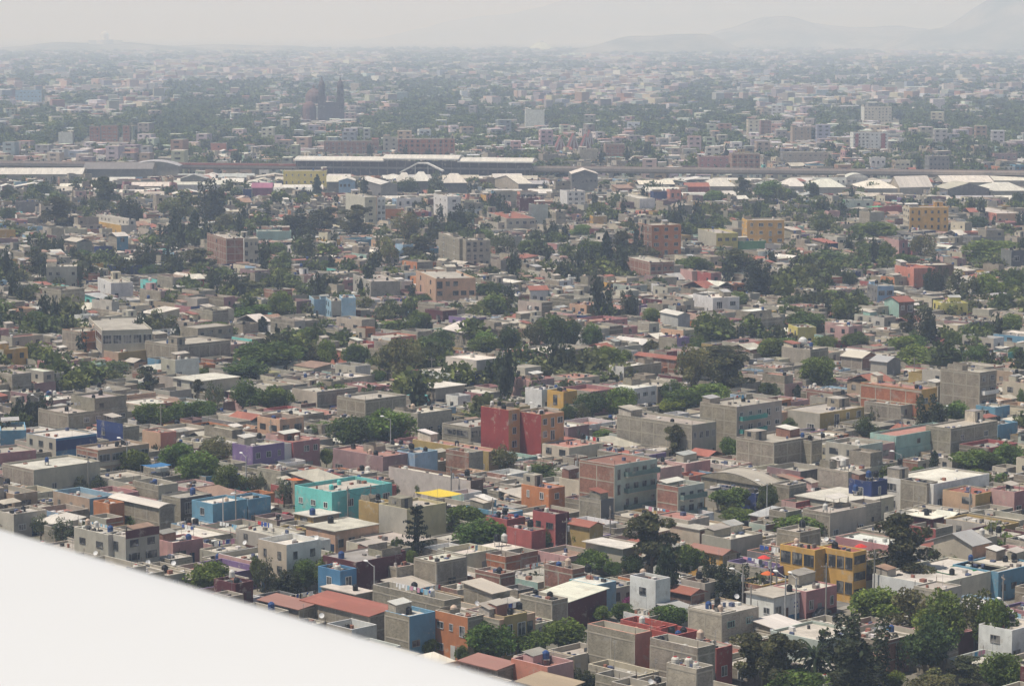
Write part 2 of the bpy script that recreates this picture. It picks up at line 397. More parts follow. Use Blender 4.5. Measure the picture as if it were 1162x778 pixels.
    if balc and solo:
        face, lev, u0, u1, bc = balc[:5]
        for z in lev:
            bl = S.part('balcony'); ln = a if face == 'L' else b
            pbox(bl, face, (a, b), u0 * ln, u1 * ln, z - .15, z, 0.0, 1.1, 'paint', COL['conc'])
            pbox(bl, face, (a, b), u0 * ln, u1 * ln, z + .002, z + .9, 1.04, 1.1, 'paint', COL[bc])
            pbox(bl, face, (a, b), u0 * ln, u0 * ln + .06, z + .002, z + .9, .0, 1.03, 'paint', COL[bc]); pbox(bl, face, (a, b), u1 * ln - .06, u1 * ln, z + .002, z + .9, .0, 1.03, 'paint', COL[bc])
    # rooftop room, upper half storey, lean-to sheets
    rooms = (r.choice((0, 0, 1, 1, 2, 3)) if rooms is None else rooms) if kind == 'flat' and not eave else 0
    taken = []
    if kind == 'flat' and not eave and upper and b > 5 and a > 7 and H < 9:     # a further storey on part of the roof
        fx, fy = r.choice(((1, .45), (1, .6), (.55, .8), (.5, 1))); flx, fly = r.random() < .5, r.random() < .6
        x0 = .22 if flx else b - .22 - (b - .44) * fx; x1 = x0 + (b - .44) * fx; y0 = .22 if fly else a - .22 - (a - .44) * fy; y1 = y0 + (a - .44) * fy; hh = 2.7; pr = r.choice((.2, .5, .8)); q = r.random()
        um, uc = ('block', cjit(COL['block'], r)) if q < .5 else (Rmat, Rc) if q < .75 else ('paint', cjit(COL[r.choice(('plaster', 'cream', 'blockl', 'concl'))], r))
        us = ap_(S.part('upper_storey')); taken.append((x0, x1, y0, y1)); T0, T1 = H + .01, H + hh
        vv = [(x0, y0, T0), (x1, y0, T0), (x1, y1, T0), (x0, y1, T0)]; vv += [(i, j, T1 + pr) for i, j, _ in vv[:4]]; vv += [(x0 + t, y0 + t, T1 + pr), (x1 - t, y0 + t, T1 + pr), (x1 - t, y1 - t, T1 + pr), (x0 + t, y1 - t, T1 + pr)]; vv += [(i, j, T1) for i, j, _ in vv[8:12]]
        us.add(vv, [(0, 1, 5, 4), (1, 2, 6, 5), (2, 3, 7, 6), (3, 0, 4, 7), (4, 5, 9, 8), (5, 6, 10, 9), (6, 7, 11, 10), (7, 4, 8, 11), (8, 9, 13, 12), (9, 10, 14, 13), (10, 11, 15, 14), (11, 8, 12, 15)], um, uc)
        us.add([(x0 + t, y0 + t, T1), (x1 - t, y0 + t, T1), (x1 - t, y1 - t, T1), (x0 + t, y1 - t, T1)], [(0, 1, 2, 3)], 'roof', cjit(rf, r, .2))
        for (n_, fc) in ((int((x1 - x0) / 3), 0), (int((y1 - y0) / 4), 1)):
            for k in range(n_):
                if r.random() < .3: continue
                if fc == 0: u_ = x0 + (k + .3) * (x1 - x0) / n_; us.add([(u_, y0 - .03, T0 + .9), (u_ + 1.2, y0 - .03, T0 + .9), (u_ + 1.2, y0 - .03, T0 + 1.95), (u_, y0 - .03, T0 + 1.95)], [(0, 1, 2, 3)], 'glass', (.035, .04, .045))
                elif um == 'paint': u_ = y0 + (k + .3) * (y1 - y0) / n_; us.add([(x0 - .03, u_ + 1.2, T0 + .9), (x0 - .03, u_, T0 + .9), (x0 - .03, u_, T0 + 1.95), (x0 - .03, u_ + 1.2, T0 + 1.95)], [(0, 1, 2, 3)], 'glass', (.035, .04, .045))
        rooms = min(rooms, 1) if fx < 1 else 0
    for k in range(rooms):
        rw, rd = r.uniform(1.9, min(4.2, max(2.2, b * .5))), r.uniform(1.9, min(4.5, max(2.2, a * .5)))
        if rw > b - .8 or rd > a - .8: continue
        x = r.choice((.25, b - rw - .25)) if k == 0 else r.uniform(.3, b - rw - .3); y = r.choice((a - rd - .25, a - rd - .25, r.uniform(.3, a - rd - .3)))
        if any(x < q[1] + .3 and x + rw > q[0] - .3 and y < q[3] + .3 and y + rd > q[2] - .3 for q in taken): continue
        taken.append((x, x + rw, y, y + rd)); hh = r.uniform(1.9, 2.4); c1 = cjit(r.choice([COL['blockl'], COL['plaster'], COL['block'], Rc, COL['cream']]), r)
        qv = r.random()
        if qv < .32 and lod:        # walls begun for a room that has no roof yet
            rm = ap_(S.part('unfinished_room')); h1 = r.uniform(.7, 2.0)
            for (i0, i1, j0, j1) in ((x, x + rw, y, y + .15), (x, x + rw, y + rd - .15, y + rd), (x, x + .15, y + .16, y + rd - .16), (x + rw - .15, x + rw, y + .16, y + rd - .16)): rm.box(i0, i1, j0, j1, H + .01, H + h1 * r.uniform(.7, 1.1), 'block', cjit(COL['block'], r))
            taken.pop(); continue
        if qv < .66 and lod:         # a lean-to under a sloping sheet
            rm = ap_(S.part('lean_to')); rm.box(x, x + rw, y, y + rd, H + .01, H + hh - .5, 'block', c1); z1 = H + hh - .45; z2 = H + hh + .1
            qq = [(x - .2, y - .25, z1), (x + rw + .2, y - .25, z1), (x + rw + .2, y + rd + .05, z2), (x - .2, y + rd + .05, z2)]
            rm.add(qq + [(i, j, k_ - .07) for i, j, k_ in qq], [(0, 1, 2, 3), (7, 6, 5, 4), (0, 4, 5, 1), (1, 5, 6, 2), (2, 6, 7, 3), (3, 7, 4, 0)], 'metal', cjit(COL[r.choice(('tin', 'asb', 'rust', 'tinl', 'terra', 'conc'))], r)); taken.pop(); continue
        rm = ap_(S.part('rooftop_room')); rm.box(x, x + rw, y, y + rd, H + .01, H + hh, 'paint' if c1 == Rc else r.choice(('paint', 'block')), c1)
        sc = cjit(r.choice([COL['conc'], COL['concd'], COL['concl'], c1, c1, rf]), r); e = r.choice((.0, .0, .03, .12))
        rm.box(x - e * .5, x + rw + e * .5, y - e, y + rd + e * .5, H + hh + .004, H + hh + .14, 'roof', sc, bottom=True)
        if lod: 
            u = x + rw * .3; rm.box(u, u + .8, y - .03, y - .001, H + .05, H + 1.95, 'plain', (.05, .05, .055))
            if rd > 3: rm.box(x - .03, x - .001, y + rd * .4, y + rd * .4 + 1, H + .9, H + 1.8, 'glass', (.04, .045, .05))
    rooms_ = list(taken)
    if solo and lod and kind == 'flat' and r.random() < .45:
        x, y, hh = r.uniform(.4, b - .4), r.uniform(.4, a - .4), r.uniform(2.4, 4.2); an = S.part('antenna'); an.cyl(x, y, H + .01, H + hh, .03, .025, 'plain', (.3, .3, .3), 4)
        for k in range(3): an.tube((x - .45 + .08 * k, y, H + hh - .1 - .22 * k), (x + .45 - .08 * k, y, H + hh - .1 - .22 * k), .015, 'plain', (.35, .35, .35), 3)
    if clutter and lod and kind == 'flat' and not eave and r.random() < .38 and b > 4 and a > 4 and clutter != 'low':
        rw, rd = r.uniform(2.4, max(2.6, min(6, b * .75))), r.uniform(2, min(5, a * .4)); x, y = r.choice((.25, b - rw - .25)), r.choice((a - rd - .25, a - rd - .25, r.uniform(.3, a - rd)))
        if not any(x < q[1] + .2 and x + rw > q[0] - .2 and y < q[3] + .2 and y + rd > q[2] - .2 for q in taken):
            taken.append((x, x + rw, y, y + rd)); z0 = H + r.uniform(1.1, 1.9); c1 = cjit(COL[r.choice(('tin', 'concd', 'asb', 'rust', 'tinl', 'conc', 'asb', 'terra'))], r)
            sh_ = ap_(S.part('sheet_canopy')); q = [(x, y, z0), (x + rw, y, z0 + .1), (x + rw, y + rd, z0 + .45), (x, y + rd, z0 + .35)]
            sh_.add(q + [(i, j, k - .06) for i, j, k in q], [(0, 1, 2, 3), (7, 6, 5, 4), (0, 4, 5, 1), (1, 5, 6, 2), (2, 6, 7, 3), (3, 7, 4, 0)], 'metal', c1)
            if r.random() < .8: sh_.box(x + .1, x + rw - .1, y + .1, y + rd - .15, H + .01, z0 - .07, r.choice(('block', 'paint')), cjit(r.choice([COL['blockl'], COL['block'], COL['plaster'], COL['brick'], Rc]), r))
            else:
              for (i, j) in ((x + .1, y + .1), (x + rw - .15, y + .1), (x + .1, y + rd - .15), (x + rw - .15, y + rd - .15)):
                sh_.box(i, i + .08, j, j + .08, H + .01, z0 - .02, 'plain', (.2, .19, .17))
    if clutter and lod and kind == 'flat' and not eave:      # small odds and ends on the roof
        for k in range(r.randint(3, 9) if solo else r.randint(4, 11)):
            x, y = r.uniform(.4, max(.5, b - 1.4)), r.uniform(.4, max(.5, a - 1.4)); q = r.uniform(.2, .9)
            if any(q_[0] - .9 < x < q_[1] and q_[2] - .9 < y < q_[3] for q_ in taken): continue
            cl = ap_(S.part('storage_box')); cl.box(x, x + q, y, y + r.uniform(.2, .9), H + .01, H + r.uniform(.15, .7), 'plain', cjit(r.choice([(.5, .48, .44), (.2, .18, .16), (.7, .68, .64), (.3, .14, .1), (.1, .12, .2), (.06, .06, .06)]), r))
    if clutter and lod and Lmat == 'block' and r.random() < .5 and kind == 'flat' and not eave:      # rebar left standing at the corners
        rb = ap_(S.part('rebar'))
        for (x, y) in ((.1, .1), (b - .15, .1), (.1, a - .15), (b - .15, a - .15)):
            for d in (0, .09): rb.box(x + d, x + d + .03, y, y + .03, Z, Z + r.uniform(.5, 1.0), 'plain', (.1, .06, .045))
    return rooms_, Z
def finish(S, root):
    objs = []
    for name, mb, parent in S.parts:
        if not mb.v: objs.append(None); continue
        objs.append(mb.build(name, objs[parent] if parent is not None and objs[parent] else root))
    return objs

TANKC = [(.015, .016, .018)] * 7 + [(.62, .6, .55)] * 2 + [(.03, .07, .2), (.55, .42, .32)]
def tank(mb, x, y, z, c, s=1.0):
    mb.lathe(x, y, [(.52 * s, z), (.55 * s, z + .1), (.55 * s, z + .45 * s), (.52 * s, z + .5 * s), (.55 * s, z + .55 * s), (.55 * s, z + .95 * s), (.42 * s, z + 1.15 * s), (.2 * s, z + 1.22 * s)], 'plastic', c, 12)
# ------------------------------------------------------------------ trees: unit crowns (x, y in -.5 to .5, z 0 to 1), many small leaf faces
RNG = np.random.default_rng(5)
def leafq(cen, size, flat=0.0):
    n = len(cen); a = RNG.normal(size=(n, 3)); a[:, 2] *= (1 - flat); a /= np.linalg.norm(a, axis=1, keepdims=True)
    b = RNG.normal(size=(n, 3)); b -= (a * b).sum(1)[:, None] * a; b /= np.linalg.norm(b, axis=1, keepdims=True)
    s = np.asarray(size).reshape(-1, 1) * RNG.uniform(.6, 1.3, (n, 1)); k = s * RNG.uniform(.45, .8, (n, 1))
    return np.stack([cen - a * s, cen - b * k, cen + a * s, cen + b * k], 1)     # n,4,3 pointed leaves
def ball(n, shell=.0):
    d = RNG.normal(size=(n, 3)); d /= np.linalg.norm(d, axis=1, keepdims=True)
    return d * (RNG.uniform(shell, 1, (n, 1)) ** (1 / 3))
def crown(kind, nl, size, col, sd):
    global RNG
    RNG = np.random.default_rng(sd); Q = []; T = []
    def lump(c, r, n, tone, sz=size):
        p = ball(n, .25) * np.array(r) + np.array(c); Q.append(leafq(p, sz)); T.append(np.full(n, tone) * RNG.uniform(.75, 1.3, n))
    tone = lambda: RNG.uniform(.62, 1.4)
    if kind in ('broad', 'loose'):
        K = 20 if kind == 'broad' else 15
        for k in range(K):
            d = ball(1, .75)[0]; d[2] = abs(d[2]) * 1.0 - .25 * (RNG.random() < .4)
            rr = RNG.uniform(.13, .22) if kind == 'broad' else RNG.uniform(.09, .17)
            lump((d[0] * .36, d[1] * .36, .42 + d[2] * .4), (rr, rr, rr * .95), nl // K, tone())
        if kind == 'broad': lump((0, 0, .42), (.3, .3, .3), nl // 4, .8, size * 2.2)
        else: lump((0, 0, .42), (.22, .22, .28), nl // 8, .8, size * 1.6)
    elif kind == 'euc':
        for k in range(13):
            z = RNG.uniform(.1, .92); rad = .36 * (1 - .55 * z); t = RNG.uniform(0, 6.28)
            rr = RNG.uniform(.1, .17); lump((rad * math.cos(t), rad * math.sin(t), z), (rr, rr, rr * .62), nl // 13, tone())
        for k in range(6): lump((RNG.uniform(-.08, .08), RNG.uniform(-.08, .08), .15 + k * .14), (.14, .14, .09), nl // 12, .8, size * 1.7)
    elif kind == 'casu':        # several upright feathery spires
        for k in range(7):
            t = k * 6.28 / 7 + RNG.uniform(-.4, .4); rad = RNG.uniform(.15, .34) if k else 0; top = RNG.uniform(.7, 1.0) if k else 1
            for j in range(13):
                z = top * (j + .6) / 13.6; rr = .17 * (1 - .7 * z / top) + .02
                lump((rad * math.cos(t) * (.75 + .35 * z), rad * math.sin(t) * (.75 + .35 * z), z), (rr, rr, .06), nl // 91, tone(), size)
        lump((0, 0, .4), (.22, .22, .3), nl // 6, .8, size * 1.8)
    elif kind == 'cypress':
        for j in range(22):
            z = (j + .5) / 22; rr = .42 * math.sin(min(1, z * 1.25 + .22) * 3.1416 * .5) * (1 - z ** 2.6) + .04
            for k in range(3):
                t = RNG.uniform(0, 6.28); lump((rr * .45 * math.cos(t), rr * .45 * math.sin(t), z), (rr * .6, rr * .6, .035), nl // 66, tone())
    elif kind == 'conifer':     # tiers of branches getting shorter upward, with gaps
        for j in range(11):
            z = .04 + .9 * j / 11; R = .5 * (1 - z) ** .8 + .03
            for k in range(5):
                t = RNG.uniform(0, 6.28); q = R * RNG.uniform(.6, 1.05)
                for e in (.35, .7, 1.0):
                    lump((q * e * math.cos(t), q * e * math.sin(t), z + .03 * e), (.055 + q * .12, .055 + q * .12, .022), nl // 165, tone())
        lump((0, 0, .45), (.08, .08, .45), nl // 10, .8, size * 1.5)
    elif kind == 'palm':
        for k in range(46):
            t = RNG.uniform(0, 6.28); el = RNG.uniform(-.5, 1.25); L = RNG.uniform(.42, .5); px = []; x = 0; z = 0; e = el
            for j in range(7):
                px.append((x * math.cos(t), x * math.sin(t), .5 + z)); x += L / 6 * math.cos(e); z += L / 6 * math.sin(e) * 1.0; e -= .24
            for j in range(6):
                p, q = np.array(px[j]), np.array(px[j + 1]); w = np.array([-math.sin(t), math.cos(t), 0]) * (.035 if j < 4 else .02)
                dn = np.array([0, 0, -.02]); Q.append(np.array([[p, q, q + w + dn, p + w + dn], [q, p, p - w + dn, q - w + dn]])); T.append(np.array([1.2, .8]) * RNG.uniform(.8, 1.2))
    q = np.concatenate(Q); t = np.concatenate(T)
    if kind != 'palm':
        q[:, :, :2] -= np.median(q[:, :, :2].reshape(-1, 2), axis=0); q[:, :, :2] /= 2 * np.percentile(np.abs(q[:, :, :2]), 97 if kind in ('broad', 'loose') else 98.5); q[:, :, :2] = np.clip(q[:, :, :2], -.6, .6)
    hi = q[:, :, 2].max(); lo = q[:, :, 2].min(); q[:, :, 2] = (q[:, :, 2] - lo) / (hi - lo)
    c = np.array(col)[None] * t[:, None]; c[:, 0] *= 1 + .25 * (RNG.random(len(t)) - .4)
    return q, c
def quads_mesh(name, q, c, mats):
    n = len(q); v = q.reshape(-1, 3); loops = np.arange(n * 4); starts = np.arange(n) * 4
    return mesh_np(name, v, loops, starts, np.full(n, 4), mats if isinstance(mats, np.ndarray) else np.full(n, MI[mats]), c)
# code: name, crown kind, leaves, leaf size, colour, crown bottom as share of height, looks
SPC = {'b': ('broadleaf_tree', 'broad', 3400, .031, (.115, .165, .034), .2, 'round-crowned mid green tree'),
      'd': ('broadleaf_tree', 'broad', 2400, .030, (.075, .105, .03), .2, 'dark green round-crowned tree'),
      'o': ('broadleaf_tree', 'loose', 1900, .028, (.14, .145, .055), .2, 'loose olive green tree'),
      'l': ('broadleaf_tree', 'broad', 2200, .030, (.17, .2, .03), .18, 'bright yellow green tree'),
      's': ('broadleaf_tree', 'loose', 1100, .028, (.1, .12, .06), .2, 'thin-leaved sparse green tree'),
      'e': ('eucalyptus_tree', 'euc', 2600, .026, (.1, .108, .045), .18, 'tall dark feathery tree with open branches'),
      'c': ('casuarina_tree', 'casu', 3800, .026, (.052, .064, .03), .08, 'dark casuarina with upright feathery spires'),
      'y': ('cypress_tree', 'cypress', 1900, .05, (.035, .055, .027), .05, 'narrow dark cypress'),
      'n': ('conifer_tree', 'conifer', 2400, .026, (.036, .052, .03), .08, 'dark pointed conifer'),
      'p': ('palm_tree', 'palm', 0, 0, (.06, .08, .035), .3, 'palm with a mop of arching fronds'),
      'v': ('bougainvillea_bush', 'broad', 1500, .035, (.16, .03, .11), .05, 'purple flowering bougainvillea')}
CR = {}; TRK = {}
for i, (k, s) in enumerate(SPC.items()):
    CR[k] = []
    for vr in range(3 if k in 'bdoslec' else 2):
        q, c = crown(s[1], s[2], s[3], s[4], 100 + i * 10 + vr); CR[k].append(quads_mesh(s[0] + '_leaves', q, c, 'leaf'))
def trunkmesh(kind):
    mb = MB(); r = random.Random(3); bc = (.14, .11, .08) if kind != 'palm' else (.2, .16, .11); top = {'broad': .5, 'loose': .6, 'euc': .85, 'casu': .7, 'cypress': .8, 'conifer': .93, 'palm': .68}[kind]
    mb.lathe(0, 0, [(.05, -.02), (.035, .04), (.03, top * .5), (.012, top)], 'bark', bc, 7)
    if kind in ('broad', 'loose', 'euc'):
        for k in range(7):
            t = k * 2.4; z = top * (.35 + .09 * k); mb.tube((0, 0, z), (.26 * math.cos(t), .26 * math.sin(t), z + .22), .014, 'bark', bc, 5, .005)
    return mb.build('trunk')
for kind in ('broad', 'loose', 'euc', 'casu', 'cypress', 'conifer', 'palm'):
    o = trunkmesh(kind); TRK[kind] = o.data; bpy.data.objects.remove(o)
def tree(code, x, y, h, w, r, desc=None):
    s = SPC[code]; root = empty(s[0], (x, y, 0), 0)
    cb = s[5] * h; me = r.choice(CR[code])
    if s[1] == 'palm': cb = h - w * .95; ch = w * .95
    else: ch = h - cb
    c = bpy.data.objects.new('crown', me); C.objects.link(c); c.parent = root; c.location = (0, 0, cb); c.scale = (w, w, ch); c.rotation_euler = (0, 0, r.uniform(0, 6.28))
    t = bpy.data.objects.new('trunk', TRK[s[1]]); C.objects.link(t); t.parent = root; t.scale = (min(w, 9) * .9, min(w, 9) * .9, h)
    if s[1] == 'palm': t.scale = (5, 5, (h - w * .45) / .68)
    if s[1] == 'cypress' or s[1] == 'conifer': t.scale = (w * .8, w * .8, h)
    thing(root, desc or s[6], {'p': 'palm', 'v': 'bush'}.get(code, 'tree'), 'trees between the houses', (x, y, h * .7))
    return root
# low detail crowns for the masses far away
LOW = []
for sd in range(6):
    q, c = crown('broad' if sd < 4 else ('casu' if sd == 4 else 'euc'), 130 if sd < 4 else 190, .085, (1, 1, 1), 900 + sd); LOW.append((q, c[:, :1]))
LOWF = []
for sd in range(4):
    q, c = crown('broad', 26, .2, (1, 1, 1), 950 + sd); LOWF.append((q, c[:, :1]))
class Mass:
    def __init__(s): s.q = []; s.c = []
    def put(s, src, x, y, z, w, h, col, rot):
        q, t = src; cs, sn = math.cos(rot), math.sin(rot); o = np.empty_like(q)
        o[:, :, 0] = (q[:, :, 0] * cs - q[:, :, 1] * sn) * w + x; o[:, :, 1] = (q[:, :, 0] * sn + q[:, :, 1] * cs) * w + y; o[:, :, 2] = q[:, :, 2] * h + z
        s.q.append(o); s.c.append(t * np.array(col)[None])
    def build(s, name, mat='leaf'):
        me = quads_mesh(name, np.concatenate(s.q), np.concatenate(s.c), mat); o = bpy.data.objects.new(name, me); C.objects.link(o); return o
LC = [(.1, .13, .034), (.076, .1, .032), (.064, .074, .032), (.125, .138, .052), (.098, .13, .04), (.14, .165, .045)]
